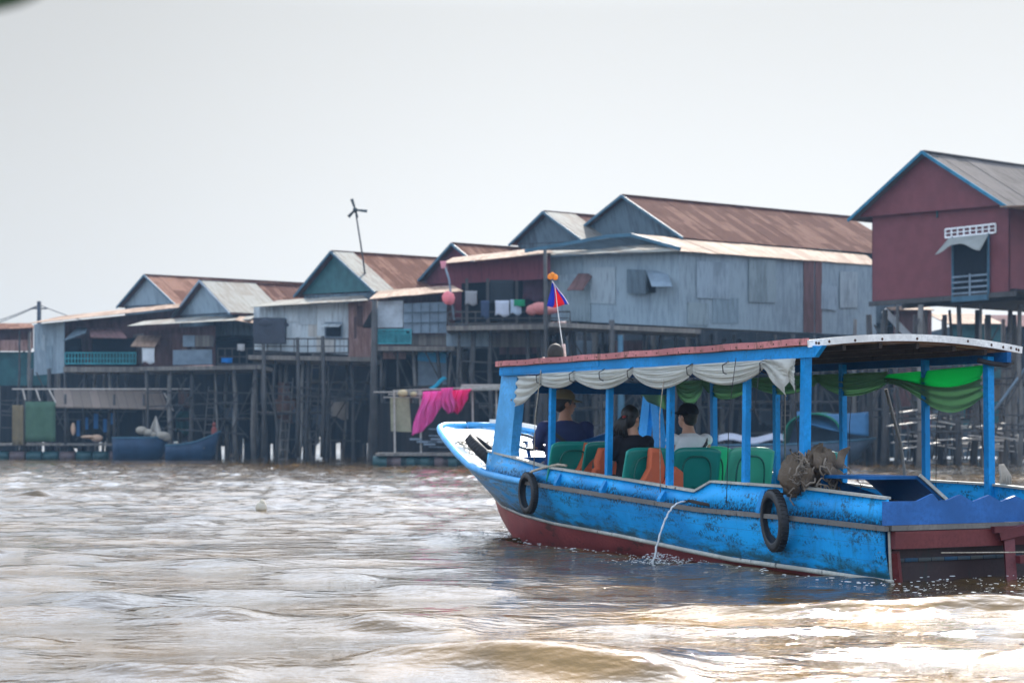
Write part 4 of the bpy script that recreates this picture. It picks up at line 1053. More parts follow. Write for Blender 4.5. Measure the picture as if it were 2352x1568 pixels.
P_hpl = plank('dark_planks', (.005, .006, .008), (.016, .015, .016), .2, 0)
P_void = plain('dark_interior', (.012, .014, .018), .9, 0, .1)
P_post = paint('stilt_wood', (.058, .055, .054), (.018, .018, .02), .45, 1.2, .85, (3, 3, .2))

def strips(mb, a, b, c, d, t=.05, r=random, w_=.86, jz=.009, je=.06):
    a, b, c, d = Vector(a), Vector(b), Vector(c), Vector(d); n = max(2, int((b-a).length/w_)); dn = (a-d).normalized(); up = (b-a).cross(d-a).normalized()
    for i in range(n):
        f0, f1 = i/n, (i+1)/n+.12/n; f1 = min(1, f1); o_ = up*(r.uniform(-jz, jz)+(.006 if i % 2 else 0)); e_ = dn*r.uniform(-je, je); k = len(mb.uv)
        mb.panel(a.lerp(b, f0)+o_+e_, a.lerp(b, f1)+o_+e_, d.lerp(c, f1)+o_, d.lerp(c, f0)+o_, t*.5)
        du, dv_ = i*.86+r.uniform(0, 40), r.uniform(0, 40); mb.uv[k:] = [(x+du, y+dv_) for x, y in mb.uv[k:]]
def base_of(pts):
    c = sum(pts, Vector())/len(pts); return Vector((c.x, c.y, 0))
P_post2 = paint('pale_stilt_wood', (.15, .14, .13), (.045, .042, .04), .4, 1.2, .85, (3, 3, .2))
PATCH = {'grey': [corr('patch_g%d' % i, c, tuple(x*.7 for x in c), .4, .10, .6, spread=.3, rowh=9) for i, c in enumerate(((.30, .36, .40), (.22, .29, .34), (.24, .30, .33), (.27, .34, .40)))],
         'white': [corr('patch_w%d' % i, c, tuple(x*.7 for x in c), .4, .09, .6, spread=.3, rowh=9) for i, c in enumerate(((.75, .82, .86), (.55, .62, .66), (.62, .60, .56)))],
         'brown': [corr('patch_b%d' % i, c, tuple(x*.7 for x in c), .4, .10, .6, spread=.3, rowh=9) for i, c in enumerate(((.22, .13, .11), (.13, .085, .08), (.24, .20, .19), (.17, .19, .21)))]}
CLO = [cloth('hang_'+str(i), c, .2, .9, 6, .5, 'Object') for i, c in enumerate(((.10, .12, .15), (.30, .28, .26), (.03, .10, .2), (.16, .09, .07), (.04, .12, .12), (.42, .40, .38)))]
class House:
    def __init__(s, name, label, u, Y, cat='stilt house', group='stilt houses along the river bank'):
        s.o = Vector(((u-CX)/F*Y, Y, 0)); s.t = thing(name, label, cat, s.o, 0, group); s.Y = Y; s.r = random.Random(int(u))
    def part(s, mb, name, m, **k): return mb.off(s.o).build(name, m, k.pop('parent', s.t), **k)
    def q(s, name, m, a, b, c, d, t=.05):          # slab through four (u,v,Y) corners: BL, BR, TR, TL
        mb = MB()
        if 'roof' in name: strips(mb, W(*a), W(*b), W(*c), W(*d), t, s.r); return s.part(mb, name, m, split=False)
        mb.panel(W(*a), W(*b), W(*c), W(*d), t); return s.part(mb, name, m)
    def wall(s, name, m, u0, u1, vt0, vt1, vb0, vb1, Y0, Y1=None, t=.06, pat=0, patk='grey'):
        Y1 = Y1 or Y0; r = s.r; A, B, C_, D = W(u0, vb0, Y0), W(u1, vb1, Y1), W(u1, vt1, Y1), W(u0, vt0, Y0)
        if pat:
            nn = Vector((A-B).cross(D-A)).normalized(); nn = nn if nn.y < 0 else -nn
            for k in range(pat):
                w_ = r.uniform(.07, .22); h_ = r.uniform(.2, .6); f, g = r.uniform(.02, .96-w_), r.uniform(0, 1-h_)
                Q = lambda x, y: A.lerp(B, x).lerp(D.lerp(C_, x), y)+nn*(.03+.012*k)
                mb = MB(); j = r.uniform(-.02, .02); mb.panel(Q(f, g), Q(f+w_, g+j), Q(f+w_, g+h_+j), Q(f, g+h_), .012); mb.uv = [(x+r.random()*0+k*3.3, y+k*5.1) for x, y in mb.uv]; s.part(mb, 'wall_patch', r.choice(PATCH[patk]))
        return s.q(name, m, (u0, vb0, Y0), (u1, vb1, Y1), (u1, vt1, Y1), (u0, vt0, Y0), t)
    def gable(s, A, El, Er, Yg, uend, phi=35, roof=None, wall_=None, trim=None, floorv=None, strip=None, depth_walls=True, wm=None):
        c, sn = math.cos(R(phi)), math.sin(R(phi)); fr = Fr((A[0]-CX)/F*Yg, Yg, phi)
        yr, zr = fr.onx(Er[0], Er[1], 0); yl, zl = fr.onx(El[0], El[1], 0); za = fr.zz(A[1], 0, 0)
        L, _ = fr.ony(uend, A[1], 0); L = max(3, L)
        P = lambda x, y, z: fr.w(x, y, z)
        ov = .25
        mb = MB(); strips(mb, P(-ov, yr, zr), P(L, yr, zr), P(L, 0, za), P(-ov, 0, za), .05, s.r)
        s.part(mb, 'roof', roof); mb = MB(); strips(mb, P(L, yl, zl), P(-ov, yl, zl), P(-ov, 0, za), P(L, 0, za), .05, s.r); s.part(mb, 'roof', roof)
        if strip:
            f0, f1, sm = strip; mb = MB(); dz = Vector((0, 0, .07))
            mb.panel(P(-ov+.02+f0*L, yr, zr)+dz, P(f1*L, yr, zr)+dz, P(f1*L, -.02, za)+dz, P(-ov+.02+f0*L, -.02, za)+dz, .03); s.part(mb, 'roof_sheet', sm)
        mb = MB(); mb.poly([P(.1, yr*.93, zr+(za-zr)*.05), P(.1, 0, za-.06), P(.1, yl*.93, zl+(za-zl)*.05)][::-1])
        mb.poly([P(.16, yr*.93, zr+(za-zr)*.05), P(.16, 0, za-.06), P(.16, yl*.93, zl+(za-zl)*.05)]); s.part(mb, 'gable_wall', wall_)
        if trim:
            mb = MB(); mb.bar(P(-ov-.03, yr, zr-.02), P(-ov-.03, 0, za-.02), .06, .13); mb.bar(P(-ov-.03, yl, zl-.02), P(-ov-.03, 0, za-.02), .06, .13); s.part(mb, 'bargeboard', trim)
        mb = MB(); mb.bar(P(-ov, 0, za+.03), P(L, 0, za+.03), .25, .06); s.part(mb, 'ridge_cap', roof)
        if floorv:
            zf = fr.zz(floorv, 0, 0); mb = MB(); w0, w1 = yr*.9, yl*.9
            mb.panel(P(.12, w1, zf), P(.12, w0, zf), P(.12, w0, zr+.05), P(.12, w1, zl+.05), .06)
            mb.panel(P(.12, w0, zf), P(L-.3, w0, zf), P(L-.3, w0, zr+.05), P(.12, w0, zr+.05), .06)
            mb.panel(P(L-.3, w0, zf), P(L-.3, w1, zf), P(L-.3, w1, zl+.05), P(L-.3, w0, zr+.05), .06)
            mb.panel(P(L-.3, w1, zf), P(.12, w1, zf), P(.12, w1, zl+.05), P(L-.3, w1, zl+.05), .06)
            s.part(mb, 'wall', wm or wall_)
            mb = MB(); mb.panel(P(.12, w0, zf), P(.12, w1, zf), P(L-.3, w1, zf), P(L-.3, w0, zf), .12); s.part(mb, 'floor', P_hpl)
        s.fr = fr; s.dim = (yr, yl, zr, za, L); return fr
    def posts(s, u0, u1, n, vtop, Y0, rows=2, gap=3.0, rad=.13, dv=0, brace=True, jit=2.2):
        r = s.r
        for j in range(rows):
            Yr = Y0 + j*gap
            for i in range(n):
                u = u0+(u1-u0)*(i+(.5 if j % 2 else 0))/(max(1, n-1)) if n > 1 else u0
                x = (u-CX)/F*(Y0)+r.uniform(-.2, .2)*jit; zt = CH+(HZ-vtop)/F*Y0 + dv
                mb = MB(); lean = r.uniform(-.14, .14); rd = rad*r.uniform(.4, 1.05)
                mb.tube([Vector((x+lean*2, Yr, -.5)), Vector((x+lean+r.uniform(-.12, .12), Yr, zt*.3)), Vector((x+lean*.5+r.uniform(-.12, .12), Yr, zt*.65)), Vector((x, Yr, zt))], [rd*1.2, rd*1.05, rd, rd*.85], 7); s.part(mb, 'stilt', P_post if r.random() < .6 else P_post2)
        if brace:
            mb = MB(); x0 = (u0-CX)/F*Y0; x1 = (u1-CX)/F*Y0; zt = CH+(HZ-vtop)/F*Y0
            for j in range(rows):
                for k in range(3):
                    zz = zt*(r.uniform(.2, .75)); mb.bar((x0+r.uniform(0, 1), Y0+j*gap-.15, zz), (x1-r.uniform(0, 1), Y0+j*gap-.15, zz+r.uniform(-.4, .4)), .07, .07)
                for k in range(max(2, n-1)):
                    xa = r.uniform(x0, x1); xb = min(max(xa+r.choice((-1, 1))*r.uniform(1, 2.4), x0), x1); mb.bar((xa, Y0+j*gap-.2, r.uniform(.2, zt*.5)), (xb, Y0+j*gap-.2, zt*r.uniform(.6, .97)), .06, .06)
            s.part(mb, 'brace', P_post)
    def lower(s, u0, u1, Y, z=None):
        r = s.r; z = z or r.uniform(1.6, 3.2); x0, x1 = (u0-CX)/F*Y, (u1-CX)/F*Y; mb = MB(); x = x0
        while x < x1:
            wd = r.uniform(.15, .3); mb.box((x+wd/2, Y+r.uniform(-.2, .2), z+r.uniform(-.02, .03)), (wd*.9, 1.6+r.uniform(-.3, .5), .04)); x += wd*1.02
        s.part(mb, 'lower_platform', P_post2, split=False)
        mb = MB(); mb.bar((x0+.3, Y-.9, z-.1), (x1-.2, Y-.9, z-.06), .09, .09); s.part(mb, 'brace', P_post)
        xl = r.uniform(x0+.4, x1-.6); mb = MB()
        for sx in (-.22, .22): mb.bar((xl+sx, Y-1.2, -.2), (xl+sx+.3, Y-.7, z+1.8), .06, .06, (0, 1, 0))
        for k in range(9):
            f = (k+.5)/9; mb.bar((xl-.22+.3*f, Y-1.2+.5*f, -.2+(z+2)*f), (xl+.22+.3*f, Y-1.2+.5*f, -.2+(z+2)*f), .05, .05)
        s.part(mb, 'ladder', P_post2, split=False)
        for k in range(3):
            xx = r.uniform(x0, x1-.8); w_, h_ = r.uniform(.4, 1.1), r.uniform(.5, 1.3); zt = r.uniform(2.6, 4.2); mb = MB()
            mb.sheet(lambda a, b: (xx+w_*a, Y+.2+.06*math.sin(9*a), zt-h_*b*(1-.12*math.sin(6*a))), 8, 4); s.part(mb, 'hung_cloth', r.choice(CLO), solid=.02)
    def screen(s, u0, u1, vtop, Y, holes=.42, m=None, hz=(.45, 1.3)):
        """added near-black plank screen, blocks the sky and stands in for undercroft shade"""
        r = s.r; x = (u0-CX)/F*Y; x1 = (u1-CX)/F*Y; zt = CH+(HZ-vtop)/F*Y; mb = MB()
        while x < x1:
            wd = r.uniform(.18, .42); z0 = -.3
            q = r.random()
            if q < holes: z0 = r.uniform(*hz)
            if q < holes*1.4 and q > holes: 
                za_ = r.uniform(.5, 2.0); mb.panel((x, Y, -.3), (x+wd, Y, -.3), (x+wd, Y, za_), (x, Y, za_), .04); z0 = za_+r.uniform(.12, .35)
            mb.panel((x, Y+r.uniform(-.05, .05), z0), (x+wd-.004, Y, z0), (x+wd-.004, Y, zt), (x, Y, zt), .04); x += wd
        s.part(mb, 'undercroft_blocker', m or P_hpl)  # added sky blocker, its gaps let bright water sparkle through
    def window(s, u0, u1, v0, v1, Y, frame=None, void=True, awn=None):
        zt, zb_ = CH+(HZ-v0)/F*Y, CH+(HZ-v1)/F*Y; x0, x1 = (u0-CX)/F*Y, (u1-CX)/F*Y
        mb = MB(); mb.box(((x0+x1)/2, Y-.02, (zt+zb_)/2), (x1-x0, .05, zt-zb_)); wn = s.part(mb, 'window', P_void)
        if frame:
            mb = MB()
            for a, b, c_, d in ((x0-.05, x1+.05, zt, zt+.07), (x0-.05, x1+.05, zb_-.07, zb_), (x0-.07, x0, zb_, zt), (x1, x1+.07, zb_, zt)): mb.box(((a+b)/2, Y-.06, (c_+d)/2), (b-a, .07, d-c_))
            s.part(mb, 'frame', frame, parent=wn)
            wn.children
        if awn:
            m, du, dv_, out = awn; mb = MB(); p0, p1 = W(u0-2, v0, Y-.08), W(u1+2, v0, Y-.08)
            d = Vector((du/F*Y, -out, -dv_/F*Y)); mb.panel(p0+d, p1+d, p1, p0, .03); s.part(mb, 'awning', m)
        return wn
    def rail(s, u0, u1, v0, v1, Y, m, n=10, style='post', Y1=None):
        Y1 = Y1 or Y; mb = MB(); a, b = W(u0, v0, Y), W(u1, v0, Y1); a2, b2 = W(u0, v1, Y), W(u1, v1, Y1)
        mb.bar(a, b, .06, .07); mb.bar(a.lerp(a2, .95), b.lerp(b2, .95), .06, .07)
        if style != 'x': mb.bar(a.lerp(a2, .5), b.lerp(b2, .5), .04, .05)
        for i in range(n+1):
            p, q = a.lerp(b, i/n), a2.lerp(b2, i/n)
            mb.bar(p, q, .05, .05, (0, 1, 0))
            if style == 'x' and i < n:
                p1_, q1_ = a.lerp(b, (i+1)/n), a2.lerp(b2, (i+1)/n); mb.bar(p, q1_, .03, .05, (0, 1, 0)); mb.bar(q, p1_, .03, .05, (0, 1, 0))
        s.part(mb, 'balustrade', m)
    def deckp(s, u0, u1, v, Y, dep=3.0, th=.14, v1=None, m=None):
        v1 = v1 or v; a, b = W(u0, v, Y), W(u1, v1, Y); mb = MB(); d = Vector((0, dep, 0)); mb.panel(a, b, b+d, a+d, th); s.part(mb, 'deck', m or P_plank)

# ---- J: red house at the right
H = House('stilt_house', 'dark red gabled house on tall stilts at the right edge with one tall window', 2150, 80)
fr = H.gable((2127, 350), (1957, 507), (2322, 476), 78, 2560, 38, roof=corr('grey_brown_roof', (.15, .13, .12), (.10, .085, .075), .5, .076, .5), wall_=P_maroon, trim=P_bluej)
yl = fr.onx(2003, 600, .35)[0]; yr = fr.onx(2420, 600, .35)[0]; zf = fr.zz(692, .35, yl); P = lambda x, y, z: fr.w(x, y, z)
(yr0, yl0, zr, za, L) = H.dim
def rz(y): return (za+(zr-za)*y/yr0)-.08 if y < 0 else (za+(zr-za)*y/yl0)-.08
mb = MB()
mb.prism([P(.35, yl, zf), P(.35, yr0*.92, zf), P(.35, yr0*.92, rz(yr0*.92)), P(.35, 0, za-.08), P(.35, yl, rz(yl))], fr.w(.45, 0)-fr.w(.35, 0)); H.part(mb, 'front_wall', P_maroon)
mb = MB(); mb.panel(P(.35, yr0*.92, zf), P(L-.5, yr0*.92, zf), P(L-.5, yr0*.92, zr), P(.35, yr0*.92, zr), .06); mb.panel(P(L-.5, yl, zf), P(.35, yl, zf), P(.35, yl, rz(yl)), P(L-.5, yl, rz(yl)), .06); H.part(mb, 'side_wall', P_maroon)
mb = MB(); mb.panel(P(-.6, yr0*.98, zr+.02), P(L, yr0*.98, zr+.02), P(L, yr0*1.5, zr-.15), P(-.6, yr0*1.5, zr-.15), -.05); H.part(mb, 'lean_to_roof', C_tanr)
mb = MB(); mb.panel(P(.4, yl, zf-.03), P(.4, yr0*.98, zf-.03), P(L-.5, yr0*.98, zf-.03), P(L-.5, yl, zf-.03), -.12); H.part(mb, 'floor', P_hpl)
mb = MB(); mb.bar(P(.3, yl+.1, zf-.12), P(.3, yr0, zf-.12), .12, .2); mb.bar(P(2.5, yl+.1, zf-.12), P(2.5, yr0, zf-.12), .12, .2); H.part(mb, 'floor_beam', P_post)
mb = MB(); y0_ = fr.onx(2152, 400, .33)[0]; mb.bar(P(.33, y0_, rz(0)-.1), P(.33, y0_, fr.zz(500, .33, y0_)), .04, .14, (0, 1, 0)); H.part(mb, 'gable_strip', P_teal)
# door-window with railing, louvre vent and cloth awning
ya, yb = fr.onx(2190, 600, .33)[0], fr.onx(2272, 600, .33)[0]; zt_, zb2 = fr.zz(545, .33, ya), fr.zz(683, .33, ya)
mb = MB(); mb.panel(P(.33, ya, zb2), P(.33, yb, zb2), P(.33, yb, zt_), P(.33, ya, zt_), .03); wn = H.part(mb, 'window', P_void)
mb = MB()
for yy in (ya, yb): mb.bar(P(.27, yy, zb2-.1), P(.27, yy, zt_), .08, .10, (0, 1, 0))
mb.bar(P(.25, ya, zb2-.1), P(.25, yb, zb2-.1), .12, .22); H.part(mb, 'frame', P_bluew, parent=wn)
mb = MB(); zt2 = fr.zz(632, .3, ya)
for k in range(4): mb.bar(P(.24, ya, zb2+(zt2-zb2)*(k+.6)/4), P(.24, yb, zb2+(zt2-zb2)*(k+.6)/4), .05, .07)
mb.bar(P(.24, (ya+yb)/2, zb2), P(.24, (ya+yb)/2, zt2), .06, .10, (0, 1, 0)); H.part(mb, 'railing', P_panel, parent=wn)
yc, yd = fr.onx(2172, 530, .3)[0], fr.onx(2287, 530, .3)[0]; zv0, zv1 = fr.zz(527, .3, yc), fr.zz(546, .3, yc)
mb = MB(); mb.bar(P(.28, yc, zv0), P(.28, yd, zv0), .06, .07); mb.bar(P(.28, yc, zv1), P(.28, yd, zv1), .06, .07); mb.bar(P(.28, yc, (zv0+zv1)/2), P(.28, yd, (zv0+zv1)/2), .05, .04)
for k in range(9): mb.bar(P(.28, yc+(yd-yc)*k/8, zv1), P(.28, yc+(yd-yc)*k/8, zv0), .06, .06, (0, 1, 0))
H.part(mb, 'vent_grille', plain('vent_white', (.75, .76, .78), .6))
mb = MB(); zq = fr.zz(548, .3, yc); mb.sheet(lambda s_, t_: P(.26-.75*t_, yc+(yd-yc)*(.08+.80*s_)-(.35*(1-s_)-.0)*0+ (.12*t_*(1 if s_ < .5 else -1)), zq-(.55+.18*math.cos(2*math.pi*s_))*t_), 12, 6); H.part(mb, 'cloth_awning', cloth('grey_cloth_awning', (.42, .44, .42), .3, .8, 8, .4), solid=.02)
H.posts(2040, 2420, 6, 700, 78, 4, 3.2, .17); H.lower(2060, 2380, 86, 2.6); H.lower(2100, 2380, 90, 4.0)
# clutter beneath J
for (u0, u1, v0, v1, Y, m, lb) in ((2052, 2140, 713, 800, 97, C_brn, 'low pinkish brown shed visible under the dark red house'), (2182, 2300, 745, 800, 104, P_teal, 'dull teal hut under the dark red house')):
    s2 = House('back_shed', lb, (u0+u1)/2, Y, 'shed', 'sheds behind the stilt houses'); s2.wall('wall', m, u0, u1, v0, v0, 985, 985, Y)
    mb = MB(); a, b = W(u0-6, v0-2, Y-.5), W(u1+6, v0-2, Y-.5); mb.panel(a, b, b+Vector((0, 5, .9)), a+Vector((0, 5, .9)), .05); s2.part(mb, 'roof', C_tanr)
    mb = MB(); c = W((u0+u1)/2, v0, Y); mb.box((c.x, Y+2.6, c.z/2), ((u1-u0)/F*Y*.96, 5, c.z*.97)); s2.part(mb, 'back_wall', C_gdark)

# ---- I: big grey tin house
H = House('stilt_house', 'large grey corrugated house with long rusty roof and two propped shutters', 1640, 88)
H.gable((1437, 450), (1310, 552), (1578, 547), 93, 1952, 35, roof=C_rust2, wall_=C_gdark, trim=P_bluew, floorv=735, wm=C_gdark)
Yc = 85
H.wall('front_wall', C_grey, 1262, 1560, 590, 577, 735, 750, Yc+3.2, Yc, pat=4)
H.wall('side_wall', C_grey, 1560, 2012, 577, 610, 750, 772, Yc, Yc+8.6, pat=6)
H.wall('side_wall_strip', C_brn, 1772, 1792, 592, 594, 759, 760, Yc+3.9, Yc+4.3, .03); 
H.q('side_wall_strip', C_brn, (1846, 763, Yc+5.2), (1870, 764, Yc+5.6), (1870, 600, Yc+5.6), (1846, 598, Yc+5.2), .03)
H.q('side_wall_strip', C_brn, (1873, 764, Yc+5.7), (1888, 765, Yc+5.95), (1888, 601, Yc+5.95), (1873, 600, Yc+5.7), .03)
H.q('side_roof', C_tanr, (1558, 576, Yc-.5), (2016, 609, Yc+8.6), (1990, 586, Yc+10.5), (1452, 537, Yc+2.8), .05)
H.q('side_roof', C_pale, (1250, 586, Yc+2.5), (1562, 576, Yc-.6), (1500, 562, Yc+1.5), (1210, 576, Yc+5), .05)
H.q('porch_gable', C_gdark, (1210, 575, Yc+2.9), (1555, 570, Yc+2.0), (1452, 541, Yc+2.2), (1395, 542, Yc+2.6), .05)
mb = MB(); pts = [W(1205, 577, Yc+2.2), W(1395, 543, Yc+2.2), W(1450, 540, Yc+1.9), W(1562, 571, Yc-.3)]
for p, q in zip(pts[:-1], pts[1:]): mb.bar(p, q, .12, .16)
H.part(mb, 'bargeboard', P_bluew)
H.window(1330, 1362, 628, 666, Yc+2.3, None, True, (C_brn, -28, 42, 1.0))
H.window(1487, 1530, 622, 672, Yc+.6, None, True, (P_panel, 8, 40, 1.1))
mb = MB(); mb.panel(W(1440, 672, Yc+1.0), W(1483, 675, Yc+.3), W(1483, 620, Yc+.3), W(1440, 618, Yc+1.0), .05); H.part(mb, 'shutter', C_gdark)
H.posts(1275, 1560, 7, 752, Yc+1, 2, 4, .15); H.posts(1585, 2000, 8, 768, Yc+4, 2, 4, .15)
H.deckp(1262, 1610, 740, Yc-1.6, 3, .2, 756)
H.screen(1240, 2060, 790, Yc+14, .22); H.lower(1290, 1500, Yc+5); H.lower(1620, 1960, Yc+8)
for i, (u, v, m) in enumerate(((1185, 800, C_brn), (1245, 798, C_brn), (1330, 802, P_panel), (1450, 802, C_brn), (1560, 800, P_panel))):
    mb = MB(); mb.panel(W(u-38, v+14, Yc+9), W(u+38, v+14, Yc+9), W(u+38, v-20, Yc+9), W(u-38, v-20, Yc+9), .05); H.part(mb, 'hung_sheet', m)

# ---- H: dark gable left of I
H = House('stilt_house', 'dark house whose steep gable carries one pale roof sheet, left of the large grey house', 1257, 100)
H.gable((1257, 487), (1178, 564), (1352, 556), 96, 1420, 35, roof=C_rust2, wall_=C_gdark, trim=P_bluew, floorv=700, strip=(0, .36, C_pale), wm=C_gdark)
H.posts(1190, 1400, 4, 720, 100, 2, 4, .14)
# ---- G: maroon gable with laundry balcony
H = House('stilt_house', 'maroon tin house with open laundry balcony and long pale porch roof', 1130, 90)
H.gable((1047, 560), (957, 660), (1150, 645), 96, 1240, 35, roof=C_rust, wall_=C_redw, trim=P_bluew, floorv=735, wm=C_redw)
H.q('porch_roof', C_tanr, (1012, 606, 88), (1270, 580, 86.5), (1262, 566, 91), (1040, 592, 92), .05)
H.wall('porch_wall', C_redw, 1030, 1264, 606, 583, 652, 640, 88.6, 87.5)
H.wall('inner_wall', P_void, 1060, 1262, 640, 630, 740, 735, 91.5)
mb = MB()
for u in (1072, 1120, 1187, 1262): mb.bar(W(u, 640, 88), W(u, 745, 88), .14, .14, (0, 1, 0))
H.part(mb, 'balcony_post', P_post)
H.rail(1030, 1310, 716, 745, 86.8, P_post, 9)
H.deckp(1025, 1315, 748, 86.6, 6, .22, 744)
H.wall('lower_wall', C_grey, 1025, 1130, 765, 765, 795, 795, 89); H.wall('lower_wall', P_plank, 1130, 1260, 765, 765, 797, 797, 89.3)
H.posts(1035, 1300, 6, 748, 87.5, 2, 4, .15); H.screen(1000, 1260, 800, 100, .2); H.lower(1060, 1270, 92)
def laundry(label, u0, u1, v0, v1, Y, m, cat='laundry', name='laundry'):
    c = W((u0+u1)/2, v0, Y); mb = MB(); ww = (u1-u0)/F*Y; hh = (v1-v0)/F*Y
    mb.sheet(lambda s_, t_: ((s_-.5)*ww*(1-.06*math.sin(3*t_)), .05*math.sin(9*s_)*t_, -hh*t_*(1-.08*math.sin(7*s_))), 10, 6); tag(mb.build(name, m, loc=c, solid=.015), label, cat, 'washing on the balcony')
K = lambda n, c, tr=.3: cloth('cloth_'+n, c, tr, .85, 5, .4, 'Object')
laundry('black sheet drying on the balcony of the maroon house', 1125, 1180, 643, 700, 87.2, K('black', (.02, .025, .03), 0))
laundry('white shirt beside the black sheet over the balcony rail', 1137, 1170, 690, 725, 86.6, K('white', (.6, .65, .75)))
laundry('pale blue cloth folded on the balcony rail', 1172, 1198, 688, 722, 86.6, K('pale', (.5, .6, .72)))
laundry('green towel hanging by the balcony post', 1180, 1206, 688, 703, 86.5, K('green', (.02, .3, .14)))
laundry('dark dress hung in the right balcony opening', 1200, 1248, 635, 690, 88.5, K('plum', (.08, .04, .06), 0))
laundry('dark jeans on the balcony rail left of the white shirt', 1104, 1124, 690, 730, 86.6, K('denim', (.04, .06, .11), 0))
laundry('grey cloth at the left end of the balcony rail', 1068, 1096, 668, 700, 87, K('grey', (.35, .36, .38)))
def bag(label, pts, Y, m, name='bag', cat='bag'):
    c = W(pts[0][0], pts[0][1], Y); mb = MB()
    for (u, v, ru, rv) in pts: p = W(u, v, Y)-c; mb.ell(p, (ru/F*Y, ru/F*Y*.8, rv/F*Y), 14, 9, .07)
    tag(mb.build(name, m, loc=c), label, cat)
bag('salmon pink bundle resting on the balcony behind the flag', [(1240, 708, 22, 14), (1222, 712, 14, 12), (1262, 712, 20, 10)], 86, K('salmon', (.72, .30, .28)))
bag('pink balloon-like bag tied to a pole at the left balcony corner', [(1028, 684, 13, 15), (1036, 686, 9, 14)], 85, K('pink', (.85, .32, .36), .4))
p0 = W(1043, 735, 85.3); mb = MB(); mb.tube([p0, W(1031, 640, 85.3), W(1020, 608, 85.3)], .05, 7); o = mb.off(p0).build('bamboo_pole', P_panel, loc=p0); tag(o, 'slanting grey pole above the pink bag on the balcony corner', 'pole')
p0 = W(1018, 612, 85.2); mb = MB(); mb.sheet(lambda s_, t_: ((s_-.5)*.3*(1-t_*.4), .02*math.sin(8*s_), -.35*t_+.25), 6, 5); tag(mb.build('pennant', K('rose', (.7, .35, .42)), loc=p0, solid=.01), 'small pink pennant at the top of the slanting pole', 'pennant')

# ---- F: low blue-grey front
H = House('stilt_house', 'low tan-roofed house with white panel, blue-grey boards and turquoise fence', 950, 92)
H.q('roof', C_tanr, (848, 686, 90), (1064, 668, 90), (1040, 655, 95), (870, 668, 95), .05)
H.wall('wall', C_brn, 858, 1045, 686, 672, 795, 795, 93, pat=3, patk='brown')
H.wall('white_panel', P_wpanel, 866, 926, 692, 690, 752, 752, 90.8); H.wall('board_panel', P_panel, 927, 1026, 697, 693, 765, 765, 90.6)
mb = MB()
for i in range(1, 5): mb.bar(W(927+i*20, 697, 90.5), W(927+i*20, 765, 90.5), .03, .05, (0, 1, 0))
for v in (718, 742): mb.bar(W(927, v, 90.5), W(1026, v-2, 90.5), .03, .05)
H.part(mb, 'panel_batten', C_gdark)
H.rail(862, 944, 757, 790, 90.4, P_turq, 6, 'x'); H.wall('fence_board', P_turq, 864, 942, 760, 760, 788, 788, 90.6, t=.03)
H.wall('lower_wall', P_plank, 942, 1035, 768, 768, 793, 793, 91); H.deckp(855, 1045, 795, 90.2, 5, .22); H.wall('hung_sheet', C_pinkw, 876, 932, 806, 806, 824, 824, 92)
H.posts(862, 1040, 5, 798, 91, 2, 4, .15); H.screen(850, 1045, 800, 103, .2); H.lower(900, 1030, 95)
mb = MB(); mb.tube([W(861, 690, 89.4), W(859, 860, 89.5), W(862, 1062, 89.4)], [.14, .17, .2], 8); H.part(mb, 'stilt', P_post)
mb = MB(); mb.prism([W(832, 750, 90), W(858, 750, 90), W(858, 705, 90)], (0, 1.2, 0)); H.part(mb, 'side_awning', P_hpl)
mb = MB(); mb.panel(W(960, 885, 92), W(1026, 885, 92), W(1026, 800, 92), W(960, 800, 92), .05); o = mb.off(H.o).build('shop_banner', P_panel, loc=H.o)
tag(o, 'tall grey banner hanging beneath the blue-grey boarded house', 'banner')
mb = MB(); mb.panel(W(959, 828, 91.9), W(1024, 834, 91.9), W(1026, 799, 91.9), (W(960, 799, 91.9)), .03); b3 = mb.off(H.o).build('banner_header', plain('banner_blue', (.01, .28, .55), .5), o, loc=None)
mb = MB()
for i in range(7):
    mb.box(W(966+i*8.5, 806, 91.85)-H.o, (.13, .02, .10+.04*(i % 2)), 0)
mb.build('banner_lettering', plain('banner_white', (.8, .85, .9), .5), o)
mb = MB(); mb.sheet(lambda s_, t_: W(985+36*s_+6*t_, 889-24*s_+6*t_+3*math.sin(6*s_), 88), 8, 3); p0 = W(1000, 880, 88); tag(mb.off(p0).build('tarpaulin', K('cyan', (.03, .42, .62)), loc=p0, solid=.03), 'crumpled turquoise tarpaulin piece above the pink nets', 'tarpaulin')

# ---- E: white tin house
H = House('stilt_house', 'white and pink tin house under a dark teal gable with rusty roof', 770, 98)
H.gable((770, 578), (685, 681), (872, 672), 99, 1003, 35, roof=C_rust, wall_=P_teal, trim=P_bluew, floorv=760, strip=(0, .16, C_pale), wm=C_gdark)
H.wall('front_wall', C_white, 583, 800, 703, 694, 803, 814, 95, pat=5, patk='white'); H.wall('front_wall', C_pinkw, 800, 858, 694, 690, 820, 822, 95, pat=2, patk='brown')
H.q('porch_roof', C_pale, (576, 705, 93.8), (846, 689, 93.8), (835, 678, 97), (640, 690, 97), .05)
H.window(749, 784, 743, 773, 94.9, P_panel, True, (C_white, -6, 8, .6))
H.rail(583, 800, 778, 812, 94, P_post, 7); H.deckp(570, 860, 815, 93.8, 6, .22, 820)
mb = MB(); mb.box(W(620, 760, 94)-Vector((0, 0, 0)), (1.6, .8, 1.3)); mb.ell(W(612, 742, 94), (.7, .5, .28), 12, 8, .12); mb.ell(W(640, 746, 94), (.5, .4, .2), 12, 8, .12); o = mb.off(H.o).build('net_heap', cloth('dark_net', (.05, .055, .07), 0, .9, 6, 1, 'Object'), loc=H.o); tag(o, 'heap of dark nets piled at the left end of the white tin house', 'net heap')
